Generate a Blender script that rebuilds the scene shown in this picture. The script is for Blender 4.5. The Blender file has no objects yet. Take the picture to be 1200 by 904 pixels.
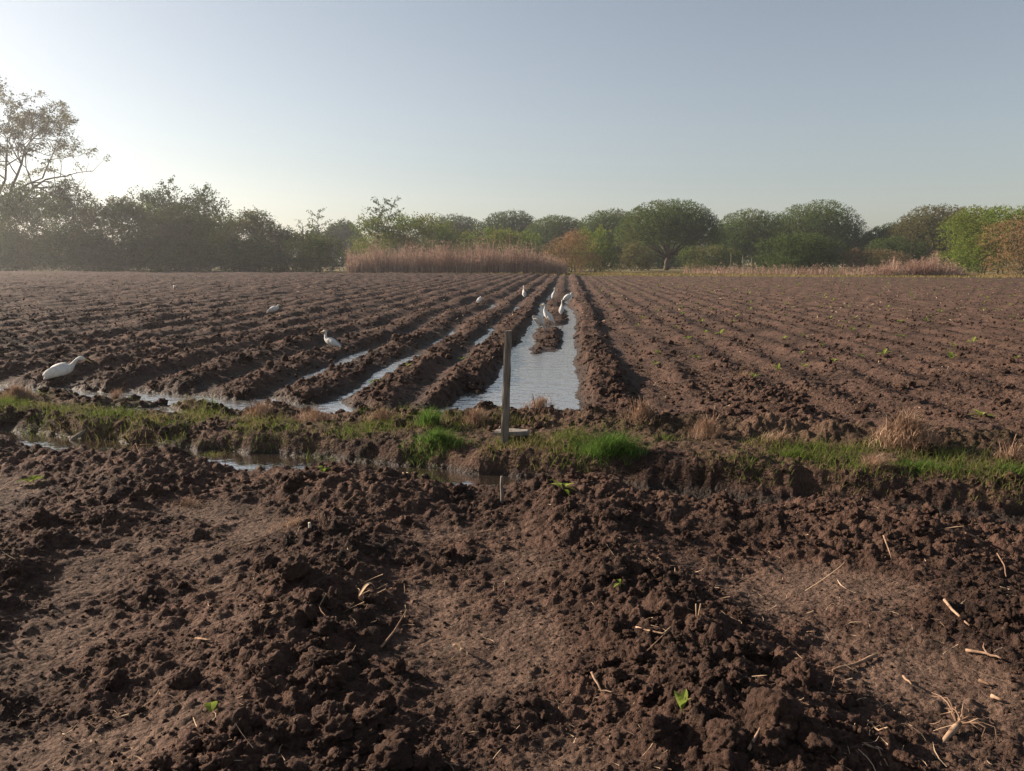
import bpy, math, random
import numpy as np
from mathutils import Vector, Matrix

R = math.radians
sc = bpy.context.scene
COL = sc.collection
F32 = np.float32

# ------------------------------------------------------------------ camera model (photo 1200 x 904)
CAM_H, FPX, HORIZ = 1.6, 900.0, 306.0
PITCH = math.atan((452 - HORIZ) / FPX)
CP, SP = math.cos(PITCH), math.sin(PITCH)

def ray(px, py):
    a, b = (px - 600) / FPX, (py - 452) / FPX
    return np.array([a, CP - b * SP, -SP - b * CP])

def p2g(px, py, z=0.0):
    d = ray(px, py); t = (z - CAM_H) / d[2]
    return d[0] * t, d[1] * t

def p2d(px, py, Y):
    """point seen at pixel px,py at depth Y (world)"""
    d = ray(px, py); t = Y / d[1]
    return d[0] * t, Y, CAM_H + d[2] * t

# ------------------------------------------------------------------ noise
def hsh(ix, iy, seed):
    h = (ix.astype(np.int64) * 374761393 + iy.astype(np.int64) * 668265263 + seed * 1442695041) & 0xFFFFFFFF
    h = ((h ^ (h >> 13)) * 1274126177) & 0xFFFFFFFF
    h = ((h ^ (h >> 16)) * 2246822519) & 0xFFFFFFFF
    return ((h ^ (h >> 15)) & 0xFFFFFF).astype(F32) / F32(0x1000000)

def perlin(x, y, seed=0):
    x = np.asarray(x, F32); y = np.asarray(y, F32)
    ix = np.floor(x); iy = np.floor(y)
    fx = x - ix; fy = y - iy
    u = fx * fx * fx * (fx * (fx * 6 - 15) + 10); v = fy * fy * fy * (fy * (fy * 6 - 15) + 10)
    def g(dx, dy):
        a = hsh(ix + dx, iy + dy, seed) * F32(2 * math.pi)
        return np.cos(a) * (fx - dx) + np.sin(a) * (fy - dy)
    a = g(0, 0) * (1 - u) + g(1, 0) * u
    b = g(0, 1) * (1 - u) + g(1, 1) * u
    return (a * (1 - v) + b * v) * F32(1.4)

def fbm(x, y, oct=3, seed=0):
    s = 0; a = 1.0; t = 0
    for i in range(oct):
        s = s + a * perlin(x * 2 ** i, y * 2 ** i, seed + i * 17); t += a; a *= .5
    return s / t

def bumps(x, y, c, seed, rmin=.22, rmax=.62, keep=.8):
    """rounded lumps, one to a jittered cell of size c; height in metres"""
    gx = x / c; gy = y / c
    ix = np.floor(gx); iy = np.floor(gy)
    best = np.zeros_like(gx)
    for dx in (-1, 0, 1):
        for dy in (-1, 0, 1):
            jx, jy = ix + dx, iy + dy
            r = rmin + (rmax - rmin) * hsh(jx, jy, seed + 3) ** 2
            ok = hsh(jx, jy, seed + 4) < keep
            ex = gx - jx - hsh(jx, jy, seed); ey = gy - jy - hsh(jx, jy, seed + 1)
            k = .75 + .5 * hsh(jx, jy, seed + 5)
            h = r * r - ex * ex * k - ey * ey / k
            h = np.sqrt(np.maximum(h, 0)) * (.7 + .5 * hsh(jx, jy, seed + 6))
            best = np.where(ok, np.maximum(best, h), best)
    return best * F32(c)

def sst(a, b, x):
    t = np.clip((x - a) / (b - a), 0, 1)
    return t * t * (3 - 2 * t)

def gau(x, w):
    return np.exp(-(x / w) ** 2)

# ------------------------------------------------------------------ the lie of the land
FIELD_WATER, DITCH_WATER = -0.062, -0.115
ROW = .95

def s_of(X, Y):
    return Y + .29 * X - 5.78

def terrain(X, Y, d):
    """height and masks at X,Y; d = mesh spacing there (finer lumps are left out where the mesh is too coarse)"""
    X = np.asarray(X, F32); Y = np.asarray(Y, F32); d = np.asarray(d, F32) + 0 * X
    wob = fbm(X * .9, Y * .9, 3, 5)
    s = s_of(X, Y) + .10 * wob + .05 * perlin(X * 3, Y * 3, 8)
    # ---- field beyond the verge
    um = .15 * perlin(X * .25, Y * .18, 11) + .10 * perlin(X * .9, Y * .6, 12)
    u = X - .072 * Y + um * sst(4, 12, Y)
    ph = (u - .55) / ROW
    rd = .5 + .5 * np.cos(2 * math.pi * ph)
    rd = np.clip(rd * 1.25, 0, 1) ** .8 if True else rd
    k = np.round(ph)                                 # ridge number; 0 = ridge right of the flooded bed
    left = 1 - sst(.85, 1.15, u)
    lown = perlin(X * .35, Y * .2, 21)
    amp = (.125 + .04 * perlin(X * .3 + 7, Y * .25, 23)) * (1 - .25 * sst(-4.3, -5.2, u)) + .04 * perlin(X * 1.3, Y * .9, 24)
    # old eroded ridge in the flooded bed
    isl = sst(13.2, 14.6, Y + .5 * perlin(X * 2, Y * .8, 22)) * (1 - .75 * gau(Y - 19.7, .5)) * (1 - .6 * gau(Y - 24.6, .7))
    inbed = gau((u + .40) / .48, 1.0) ** 1.5 * (k == -1)
    amp = np.where(k == -1, amp * .9 * isl, amp)
    amp = amp * np.where(k == -2, 1.25, 1.0)
    amp = np.where(k == 0, amp + .05, amp)
    bottom = -.052 + .060 * lown + .040 * perlin(X * 1.2, Y * .6, 25) + .0028 * np.maximum(Y - 12, 0) * np.where(np.abs(u + .4) < 1.1, .55, 1.0)
    mid = sst(-3.35, -3.1, u) * sst(-1.1, -1.3, u)
    bottom = bottom + .075 * gau(u + 1.83, .5) * sst(12.8, 11.2, Y)
    bottom = bottom - mid * (.016 + .0012 * np.maximum(Y - 12, 0))
    bottom = np.where(np.abs(u + .4) < .75, -.105 + .0016 * np.maximum(Y - 12, 0) + .02 * perlin(X * 1.2, Y * .6, 25), bottom)
    bottom = bottom + .055 * sst(-4.2, -5.0, u) * 1.0
    ext = sst(-1.62, -1.25, u) * sst(10.6, 9.2, Y + .4 * perlin(X * 2, Y * 2, 27)) * (u < -.3)
    fl = bottom + amp * rd ** 1.15
    fl = fl * (1 - ext) + np.minimum(fl, -.11 + .02 * perlin(X * 3, Y * 2, 28)) * ext
    # older flat bed on the right with faint rows
    fr = -.005 + .06 * (.5 + .5 * np.cos(2 * math.pi * (u - 2.35) / (ROW * .8))) ** 1.3 * (1 + .5 * perlin(X * .9, Y * .5, 26)) + .02 * wob - .0 * gau(u - 1.25, .3)
    fr = fr + .11 * gau(u - 2.15, .34) * sst(12.0, 8.0, Y) + .10 * gau(u - 4.9, .5) * sst(9.5, 7, Y)
    field = fl * left + fr * (1 - left)
    # headland cross furrow that feeds the beds on the left
    lv = sst(-.9, -1.7, X)
    cross = np.maximum(gau(s - 2.28, .24) * sst(-.35, -.9, X) * (1 - lv), gau((s - 2.16) / (.40 + .14 * perlin(X * 1.4, Y * .5, 30)), 1.0) * lv)
    cross = np.clip(cross * 1.25, 0, 1) * (1 - .95 * gau((X + 1.32) / .36, 1.0) ** 1.5)
    field = field * (1 - cross) + (-.118 + .025 * lown) * cross
    # ---- verge
    verge = .03 + .045 * wob + .035 * sst(.2, 1.0, X)
    verge = verge + .13 * gau(s - 1.72, .20) * sst(-1.1, -.5, X) * (.75 + .35 * perlin(X * 2.1, Y * 2.1, 31))
    verge = verge + .13 * gau(s - 1.62, .13) * sst(-1.4, -2.0, X) * np.clip(1.4 * perlin(X * 1.3, Y * 1.3, 32), 0, 1)
    verge = verge - .115 * gau(s - 1.5, .16) * gau(X + 3.6, .8)
    notch = gau(X + .60, .22) * sst(2.35, 2.0, s) * sst(1.55, 1.9, s)
    verge = verge - .10 * notch
    verge = verge - .055 * sst(.9, 1.4, s) * lv
    t2 = sst(1.95 - .45 * lv, 2.35 - .45 * lv, s)
    h = verge * (1 - t2) + field * t2
    # ---- ditch
    dw = .24 + .07 * perlin(X * 1.1, Y * 1.1, 41) + .04 * perlin(X * 3.7, Y * 3.7, 40)
    dw = dw * (1 - .30 * sst(-1.2, .2, X))
    dw = dw + .05 * sst(-1.0, -3.5, X)
    far = sst(dw - .06, dw + .24, s + .05 * perlin(X * 4, Y * 4, 43)); near = sst(-dw + .10, -dw - .22, s)
    # ---- foreground beds
    v = X + .10 * Y + .05 * perlin(X * .8, Y * .8, 52)
    q = (v + .62) / 1.64
    kf = np.round(q); dq = (q - kf) * 1.64
    fridge = gau(dq, .36) * (.9 + .5 * perlin(X * .9, Y * .9, 53))
    fore = -.01 + .085 * fridge + .035 * fbm(X * 1.3, Y * 1.3, 3, 54)
    bank = .05 * gau(s + .85, .32) * (1 - .5 * sst(-1.5, -4, X)) * (.85 + .5 * perlin(X * 1.2, Y * 1.2, 55))
    gap = gau(X + .30, .32) + gau(X + 2.15, .55)
    bank = bank * (1 - .8 * gap) - .05 * gap * gau(s + .55, .40)
    fore = fore + bank - .04 * gau(s + 1.35, .35)
    low = -.165 + .035 * perlin(X * .7, Y * .7, 42) + .03 * sst(.0, .7, X)
    hh = np.where(s > 0, low * (1 - far) + h * far, low * (1 - near) + fore * near)
    # ---- beyond the field
    sfar = Y + .24 * X
    edge = sst(83, 86, sfar)
    hh = hh * (1 - edge) + (.10 + .05 * perlin(X * .2, Y * .2, 61)) * edge
    # ---- masks
    isfore = sst(-.25, -.45, s)
    isfield = sst(1.95, 2.4, s) * (1 - edge)
    cl_fore = np.clip(.33 + .78 * fridge + .65 * gau(s + .75, .45) + .85 * fbm(X * 1.5 + 3, Y * 1.5, 3, 71), 0.16, 1)
    cl_field = left * np.clip(.25 + .85 * rd, 0, 1) + (1 - left) * np.clip(.55 + .4 * fbm(X * .8, Y * .8, 2, 72) + .5 * gau(u - 2.15, .5) * sst(13, 8, Y), .15, 1)
    cl_field = np.where(k == -1, cl_field * (.15 + .85 * isl) , cl_field) if True else cl_field
    cl_verge = .55 + .65 * gau(s - 1.72, .28) + .25 * gau(s - .5, .2)
    clod = cl_fore * isfore + cl_field * isfield + cl_verge * (1 - isfore) * (1 - isfield)
    clod = clod * (1 - .8 * gau(s, dw * .8) * sst(1.2, .2, X)) * (1 - edge)
    clod = np.clip(clod, 0, 1)
    # ---- lumps
    lump = np.zeros_like(hh)
    for c, a, sd, lim in ((.24, .16, 101, .30), (.125, .42, 111, .08), (.065, .70, 121, .0), (.036, .80, 131, 0.), (.020, .80, 141, 0.)):
        w = sst(c * .62, c * .30, d) * a
        m = w > .001
        if m.any():
            xm, ym = X[m], Y[m]
            f = 2.3 / c; q_ = .16 * c
            jx = xm + q_ * perlin(xm * f, ym * f, sd + 50) + q_ * 1.6 * perlin(xm * f * .45, ym * f * .45, sd + 52) + .4 * q_ * perlin(xm * f * 2.7, ym * f * 2.7, sd + 54)
            jy = ym + q_ * perlin(xm * f, ym * f, sd + 51) + q_ * 1.6 * perlin(xm * f * .45, ym * f * .45, sd + 53) + .4 * q_ * perlin(xm * f * 2.7, ym * f * 2.7, sd + 55)
            mk = np.clip((clod[m] - lim) / (1 - lim), 0, 1)
            mk = np.clip(mk * (1.15 + .5 * perlin(xm * 1.7 / c ** .5, ym * 1.7 / c ** .5, sd + 56)), 0, 1.1)
            b = bumps(jx, jy, c, sd)
            b = b * (1 + .35 * perlin(xm * f * 1.3, ym * f * 1.3, sd + 57))
            lump[m] += b * w[m] * mk
    fine = sst(.022, .010, d)
    if (fine > 0).any():
        m = fine > 0
        lump[m] += fine[m] * (.25 + .75 * clod[m]) * (.010 * (np.abs(perlin(X[m] * 38, Y[m] * 38, 96)) - .2) + .007 * perlin(X[m] * 85, Y[m] * 85, 97))
    # broader roughness that survives far away
    rough = (.030 + .022 * isfield) * fbm(X * 2.6, Y * 2.6, 4, 91) + .012 * perlin(X * 9, Y * 9, 95) * sst(.09, .04, d)
    hh = hh + lump * (1 - .55 * gau(s, dw * .7) * sst(1.2, .2, X)) + rough * (.35 + .65 * clod) * (1 - edge * .5) * (1 - .6 * gau(s, dw))
    hh = np.where(edge > .5, hh, hh)
    wl = np.where(s < .9, DITCH_WATER, FIELD_WATER)
    above = hh - wl
    wet = sst(.075, .0, above) * (1 - edge) * np.where((s > .9) & (u > 1.3), .0, 1) * np.where((s > -.9), 1, 0)
    damp = .7 * sst(.19, .02, above) * isfield * left * (1 - edge) * np.clip(.7 + .6 * perlin(X * .8, Y * .5, 29), 0, 1)
    wet = np.maximum(wet, damp)
    dry = isfore * sst(.58, .22, cl_fore) * .9 + isfield * (1 - left) * .22 + (1 - isfore) * (1 - isfield) * .15 * (1 - edge)
    grassy = edge + (1 - isfore) * (1 - isfield) * far * .35 * (1 - edge) * (s > 0) * sst(.6, .9, s) * .35
    return hh, np.clip(wet, 0, 1), np.clip(dry, 0, 1), np.clip(grassy, 0, 1), clod, s, u

def zat(x, y, d=.01):
    return float(terrain(np.array([x]), np.array([y]), np.array([d]))[0][0])

# ------------------------------------------------------------------ mesh building
def set_attr(me, name, arr):
    a = me.attributes.new(name, 'FLOAT', 'POINT'); a.data.foreach_set('value', np.asarray(arr, F32))

def mesh_np(name, V, faces, mats=(), smooth=False, attrs=None, mat_idx=None):
    """faces: list of int arrays (n,k)"""
    V = np.asarray(V, F32)
    me = bpy.data.meshes.new(name)
    me.vertices.add(len(V)); me.vertices.foreach_set('co', V.ravel())
    faces = [np.asarray(f, np.int32) for f in faces if len(f)]
    nl = sum(f.size for f in faces); npoly = sum(len(f) for f in faces)
    me.loops.add(nl); me.polygons.add(npoly)
    me.loops.foreach_set('vertex_index', np.concatenate([f.ravel() for f in faces]))
    tot = np.concatenate([np.full(len(f), f.shape[1], np.int32) for f in faces])
    st = np.concatenate([[0], np.cumsum(tot)[:-1]]).astype(np.int32)
    me.polygons.foreach_set('loop_start', st)
    me.polygons.foreach_set('use_smooth', np.full(npoly, smooth, bool))
    if mat_idx is not None: me.polygons.foreach_set('material_index', np.asarray(mat_idx, np.int32))
    for m in mats: me.materials.append(m)
    if attrs:
        for k_, a in attrs.items(): set_attr(me, k_, a)
    me.update(calc_edges=True); me.validate()
    return me

class MB:
    def __init__(self): self.v = []; self.f = {}; self.n = 0; self.r = []; self.mi = {}
    def add(self, V, F, rnd=None, mat=0):
        V = np.asarray(V, float).reshape(-1, 3); F = np.asarray(F, int)
        self.v.append(V); k = F.shape[1]
        self.f.setdefault(k, []).append(F + self.n)
        self.mi.setdefault(k, []).append(np.full(len(F), mat))
        self.r.append(np.full(len(V), random.random() if rnd is None else rnd) if np.ndim(rnd) == 0 else np.asarray(rnd))
        self.n += len(V)
    def tube(self, pts, rad, sides=6, mat=0, cap=True, rnd=None, flat=1.0):
        pts = [Vector(p) for p in pts]; n = len(pts)
        if np.ndim(rad) == 0: rad = [rad] * n
        V = []; up = Vector((0, 0, 1))
        t0 = (pts[1] - pts[0]).normalized()
        a = t0.cross(up)
        if a.length < .05: a = t0.cross(Vector((1, 0, 0)))
        a.normalize()
        for i, p in enumerate(pts):
            t = (pts[min(i + 1, n - 1)] - pts[max(i - 1, 0)]).normalized()
            a = (a - t * a.dot(t))
            if a.length < 1e-6: a = t.orthogonal()
            a.normalize(); b = t.cross(a)
            for j in range(sides):
                th = 2 * math.pi * j / sides
                V.append(p + (a * math.cos(th) + b * math.sin(th) * flat) * rad[i])
        F = []
        for i in range(n - 1):
            for j in range(sides):
                j2 = (j + 1) % sides
                F.append((i * sides + j, i * sides + j2, (i + 1) * sides + j2, (i + 1) * sides + j))
        rv = random.random() if rnd is None else rnd
        V = [tuple(v) for v in V]
        nb = self.n
        self.add(V, F, rv, mat)
        if cap:
            c0 = tuple(pts[0]); c1 = tuple(pts[-1])
            self.v.append(np.array([c0, c1])); self.r.append(np.full(2, rv)); self.n += 2
            k0, k1 = nb + n * sides, nb + n * sides + 1
            T = [(k0, nb + (j + 1) % sides, nb + j) for j in range(sides)]
            e = nb + (n - 1) * sides
            T += [(k1, e + j, e + (j + 1) % sides) for j in range(sides)]
            self.f.setdefault(3, []).append(np.array(T)); self.mi.setdefault(3, []).append(np.full(len(T), mat))
    def mesh(self, name, mats, smooth=False):
        ks = sorted(self.f)
        return mesh_np(name, np.concatenate(self.v), [np.concatenate(self.f[k]) for k in ks], mats, smooth,
                       {'rnd': np.concatenate(self.r)}, np.concatenate([np.concatenate(self.mi[k]) for k in ks]))

def obj(name, me, parent=None, loc=None, **props):
    o = bpy.data.objects.new(name, me); COL.objects.link(o)
    if parent is not None: o.parent = parent
    if loc is not None: o.location = loc
    for k, v in props.items(): o[k] = v
    return o

def thing(name, label, cat, loc, rotz=0, group=None):
    o = bpy.data.objects.new(name, None); COL.objects.link(o)
    o.empty_display_size = .1
    o.location = loc; o.rotation_euler = (0, 0, rotz); o['label'] = label; o['category'] = cat
    if group: o['group'] = group
    return o

# ------------------------------------------------------------------ materials
class NT:
    def __init__(self, name):
        self.m = bpy.data.materials.new(name); self.m.use_nodes = True
        self.t = self.m.node_tree; self.t.nodes.clear()
        self.out = self.n('ShaderNodeOutputMaterial')
    def n(self, typ, **kw):
        x = self.t.nodes.new(typ)
        for k, v in kw.items(): setattr(x, k, v)
        return x
    def l(self, a, b): self.t.links.new(a, b)
    def put(self, node, i, v):
        if hasattr(v, 'is_linked') or isinstance(v, bpy.types.NodeSocket): self.l(v, node.inputs[i])
        else: node.inputs[i].default_value = v
    def noise(self, vec, scale, detail=3, rough=.55):
        x = self.n('ShaderNodeTexNoise'); self.l(vec, x.inputs['Vector'])
        x.inputs['Scale'].default_value = scale; x.inputs['Detail'].default_value = detail; x.inputs['Roughness'].default_value = rough
        return x.outputs['Fac']
    def rng(self, v, a, b, c=0, d=1):
        x = self.n('ShaderNodeMapRange'); self.put(x, 0, v)
        for i, q in enumerate((a, b, c, d)): x.inputs[i + 1].default_value = q
        return x.outputs[0]
    def mix(self, f, a, b):
        x = self.n('ShaderNodeMix', data_type='RGBA'); self.put(x, 0, f)
        for i, c in ((6, a), (7, b)):
            if isinstance(c, tuple): x.inputs[i].default_value = (*c, 1)
            else: self.l(c, x.inputs[i])
        return x.outputs[2]
    def math(self, op, a, b=0.0):
        x = self.n('ShaderNodeMath', operation=op); self.put(x, 0, a); self.put(x, 1, b); return x.outputs[0]
    def attr(self, name):
        return self.n('ShaderNodeAttribute', attribute_name=name).outputs['Fac']

def soil_material(name, ground):
    T = NT(name)
    co = T.n('ShaderNodeTexCoord').outputs['Object'] if ground else T.n('ShaderNodeNewGeometry').outputs['Position']
    n1 = T.noise(co, 1.1, 4); n2 = T.noise(co, 14, 4, .6); n3 = T.noise(co, 70, 3, .6)
    mix = T.math('ADD', T.math('MULTIPLY', n1, .45), T.math('ADD', T.math('MULTIPLY', n2, .35), T.math('MULTIPLY', n3, .2)))
    base = T.mix(T.rng(mix, .40, .62), (.019, .0102, .0070), (.112, .064, .046))
    if not ground:
        base = T.mix(T.rng(T.attr('rnd'), 0, 1), base, (.054, .030, .021))
    rough = .93
    if ground:
        dry = T.attr('dry'); wet = T.attr('wet'); gr = T.attr('grassy')
        drym = T.math('MULTIPLY', dry, T.rng(T.math('ADD', T.math('MULTIPLY', n1, .5), T.math('MULTIPLY', n2, .5)), .40, .60, .25, 1))
        base = T.mix(drym, base, T.mix(T.rng(n3, .35, .65), (.078, .049, .036), (.180, .120, .088)))
        # straw dust and fine litter
        sp = T.noise(co, 160, 2, .7)
        base = T.mix(T.math('MULTIPLY', T.rng(sp, .66, .74), .5), base, (.30, .22, .15))
        ng = T.noise(co, .5, 4)
        grs = T.mix(T.rng(ng, .38, .62), (.115, .105, .032), (.20, .165, .07))
        grs = T.mix(T.rng(n2, .4, .66), grs, (.085, .062, .042))
        base = T.mix(gr, base, grs)
        base = T.mix(wet, base, (.026, .0175, .0135))
        rough = T.rng(wet, .1, 1.0, .93, .60)
    p = T.n('ShaderNodeBsdfPrincipled')
    T.l(base, p.inputs['Base Color']); T.put(p, 'Roughness', rough)
    p.inputs['Specular IOR Level'].default_value = .18
    b = T.n('ShaderNodeBump'); b.inputs['Strength'].default_value = 1.0; b.inputs['Distance'].default_value = .035
    hgt = T.math('ADD', T.math('MULTIPLY', T.noise(co, 48, 6, .7), .7), T.math('MULTIPLY', T.noise(co, 9, 5, .65), 1.6 if ground else .3))
    vs = T.n('ShaderNodeTexVoronoi'); vs.inputs['Scale'].default_value = 34; vs.inputs['Randomness'].default_value = 1
    wv = T.n('ShaderNodeVectorMath', operation='ADD'); T.l(co, wv.inputs[0])
    nv = T.n('ShaderNodeTexNoise'); nv.inputs['Scale'].default_value = 30; T.l(co, nv.inputs['Vector'])
    sv = T.n('ShaderNodeVectorMath', operation='SCALE'); T.l(nv.outputs['Color'], sv.inputs[0]); sv.inputs['Scale'].default_value = .03
    T.l(sv.outputs[0], wv.inputs[1]); T.l(wv.outputs[0], vs.inputs['Vector'])
    hgt = T.math('ADD', hgt, T.math('MULTIPLY', vs.outputs['Distance'], -.55))
    T.l(hgt, b.inputs['Height']); T.l(b.outputs[0], p.inputs['Normal'])
    T.l(p.outputs[0], T.out.inputs['Surface'])
    return T.m

def water_material(name, ripple, base=(.12, .105, .09)):
    T = NT(name)
    co = T.n('ShaderNodeTexCoord').outputs['Object']
    mp = T.n('ShaderNodeMapping'); T.l(co, mp.inputs[0]); mp.inputs['Scale'].default_value = (1.0, 1.7, 1)
    p = T.n('ShaderNodeBsdfPrincipled')
    p.inputs['Base Color'].default_value = (*base, 1)
    p.inputs['Roughness'].default_value = .035; p.inputs['IOR'].default_value = 7.0
    b = T.n('ShaderNodeBump'); b.inputs['Strength'].default_value = 1.0; b.inputs['Distance'].default_value = ripple
    w = T.math('ADD', T.math('MULTIPLY', T.noise(mp.outputs[0], 4.5, 2, .5), .8), T.math('MULTIPLY', T.noise(mp.outputs[0], 21, 2, .5), .25))
    T.l(w, b.inputs['Height']); T.l(b.outputs[0], p.inputs['Normal'])
    T.l(p.outputs[0], T.out.inputs['Surface'])
    return T.m

def leaf_material(name, dark, light, patch=None, trans=.35, scale=.35):
    T = NT(name)
    pos = T.n('ShaderNodeNewGeometry').outputs['Position']
    r = T.attr('rnd')
    c = T.mix(r, dark, light)
    if patch: c = T.mix(T.rng(T.noise(pos, scale, 3), .46, .62, 0, .85), c, patch)
    d = T.n('ShaderNodeBsdfDiffuse'); T.l(c, d.inputs[0])
    t = T.n('ShaderNodeBsdfTranslucent'); T.l(c, t.inputs[0])
    m = T.n('ShaderNodeMixShader'); m.inputs[0].default_value = trans
    T.l(d.outputs[0], m.inputs[1]); T.l(t.outputs[0], m.inputs[2]); T.l(m.outputs[0], T.out.inputs['Surface'])
    return T.m

def plain_material(name, a, b, scale, rough=.85, bump=.0, stretch=None, spec=.3):
    T = NT(name)
    co = T.n('ShaderNodeTexCoord').outputs['Object']
    if stretch:
        mp = T.n('ShaderNodeMapping'); T.l(co, mp.inputs[0]); mp.inputs['Scale'].default_value = stretch; co = mp.outputs[0]
    n = T.noise(co, scale, 5, .6)
    p = T.n('ShaderNodeBsdfPrincipled'); T.l(T.mix(T.rng(n, .35, .65), a, b), p.inputs['Base Color'])
    p.inputs['Roughness'].default_value = rough; p.inputs['Specular IOR Level'].default_value = spec
    if bump:
        k = T.n('ShaderNodeBump'); k.inputs['Distance'].default_value = bump; T.l(n, k.inputs['Height']); T.l(k.outputs[0], p.inputs['Normal'])
    T.l(p.outputs[0], T.out.inputs['Surface'])
    return T.m

M_SOIL = soil_material('ploughed_soil', True)
M_CLOD = soil_material('soil_clod', False)
M_BARK = plain_material('bark', (.055, .042, .032), (.11, .088, .07), 3, .95, .02, (3, 3, .6))
M_WOOD = plain_material('weathered_wood', (.10, .08, .062), (.22, .185, .15), 9, .85, .004, (6, 6, .5))
M_STONE = plain_material('grey_stone', (.12, .105, .09), (.24, .215, .19), 18, .9, .004)
M_STRAW = leaf_material('dry_straw', (.34, .23, .15), (.58, .44, .30), None, .15)
M_STALK = leaf_material('dry_stalk', (.20, .125, .085), (.40, .275, .19), (.15, .095, .065), .1, 30)
M_DRYGRASS = leaf_material('dry_grass', (.19, .115, .08), (.52, .37, .26), (.16, .095, .065), .25, 9)
M_REED = leaf_material('dry_reed', (.20, .125, .095), (.48, .35, .27), (.22, .13, .10), .3, .5)
M_GRASS = leaf_material('green_grass', (.045, .075, .016), (.15, .185, .045), (.19, .15, .07), .45, 1.5)
M_LUSH = leaf_material('lush_grass', (.035, .085, .016), (.15, .235, .055), None, .5)
M_SEED = leaf_material('seedling_leaf', (.13, .19, .03), (.27, .31, .08), None, .5)

# ------------------------------------------------------------------ world, sun, camera, haze
SUN_AZ, SUN_EL = -67.0, 22.0             # degrees left of the view, above the horizon
w = bpy.data.worlds.new('World'); sc.world = w; w.use_nodes = True
nt = w.node_tree; bg = nt.nodes['Background']
sky = nt.nodes.new('ShaderNodeTexSky'); sky.sky_type = 'NISHITA'; sky.sun_disc = False
sky.sun_elevation = R(SUN_EL); sky.sun_rotation = R(SUN_AZ)
sky.air_density = 1.0; sky.dust_density = 1.2; sky.ozone_density = .8; sky.altitude = 50
hs = nt.nodes.new('ShaderNodeHueSaturation'); hs.inputs['Saturation'].default_value = .6
nt.links.new(sky.outputs[0], hs.inputs['Color']); nt.links.new(hs.outputs[0], bg.inputs[0]); bg.inputs[1].default_value = .05
sl = bpy.data.lights.new('sun', 'SUN'); sl.energy = 5.0; sl.angle = R(.6); sl.color = (1, .83, .66)
so = bpy.data.objects.new('sun', sl); COL.objects.link(so)
az, el = R(SUN_AZ), R(SUN_EL)
sdir = Vector((math.sin(az) * math.cos(el), math.cos(az) * math.cos(el), math.sin(el)))
so.rotation_euler = (-sdir).to_track_quat('-Z', 'Y').to_euler(); so.location = sdir * 60

cd = bpy.data.cameras.new('camera'); cd.sensor_width = 36; cd.lens = 36 * FPX / 1200; cd.clip_end = 4000; cd.clip_start = .05
co_ = bpy.data.objects.new('camera', cd); COL.objects.link(co_)
co_.location = (0, 0, CAM_H); co_.rotation_euler = (math.pi / 2 - PITCH, 0, 0)
sc.camera = co_
sc.view_settings.view_transform = 'Standard'; sc.view_settings.look = 'None'
sc.view_settings.gamma = 1; sc.view_settings.use_curve_mapping = False
sc.view_settings.exposure = 1.32
sc.cycles.use_denoising = True; sc.cycles.denoising_prefilter = 'NONE'
sc.cycles.max_bounces = 6; sc.cycles.transparent_max_bounces = 4; sc.cycles.volume_bounces = 0

T = NT('haze'); pv = T.n('ShaderNodeVolumePrincipled')
pv.inputs['Color'].default_value = (.93, .95, 1, 1); pv.inputs['Density'].default_value = .0005; pv.inputs['Anisotropy'].default_value = .6
T.l(pv.outputs[0], T.out.inputs['Volume'])
M_HAZE = T.m
x0, x1, y0, y1, z0, z1 = -260, 260, -40, 330, -1.3, 27
hv = [(x, y, z) for z in (z0, z1) for y in (y0, y1) for x in (x0, x1)]
obj('haze', mesh_np('haze', hv, [[(0, 2, 3, 1), (4, 5, 7, 6), (0, 1, 5, 4), (2, 6, 7, 3), (0, 4, 6, 2), (1, 3, 7, 5)]], [M_HAZE]), kind='stuff')

# ------------------------------------------------------------------ ground sheet
ys = list(np.arange(-3, 1.4, .1)); y = 1.4
while y < 135:
    ys.append(y); y += y * float(np.interp(y, [9, 30, 135], [.003, .0048, .0065]))
ys += list(np.geomspace(137, 1500, 26))
ys = np.array(ys)
NC = 900
tt = np.linspace(-1, 1, NC)
W = .80 * np.maximum(ys, 0) + 1.7
dx = 2 * W / NC
outer = np.geomspace(1, 60, 12)
Xg = np.concatenate([-(W[:, None] * (1 + .05 * outer[::-1])) - outer[::-1] * 8, W[:, None] * tt, W[:, None] * (1 + .05 * outer) + outer * 8], 1)
Yg = np.repeat(ys[:, None], Xg.shape[1], 1)
dYs = np.gradient(ys)
D = np.maximum(dx, dYs * .75)[:, None] + np.zeros_like(Xg)
D[:, :12] = 9; D[:, -12:] = 9
res = terrain(Xg.ravel(), Yg.ravel(), D.ravel())
nr, ncol = Xg.shape
idx = np.arange(nr * ncol).reshape(nr, ncol)
Fq = np.stack([idx[:-1, :-1], idx[:-1, 1:], idx[1:, 1:], idx[1:, :-1]], -1).reshape(-1, 4)
ground = obj('ground', mesh_np('ground', np.stack([Xg.ravel(), Yg.ravel(), res[0]], 1), [Fq], [M_SOIL], True,
             {'wet': res[1], 'dry': res[2], 'grassy': res[3]}), kind='structure')

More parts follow.
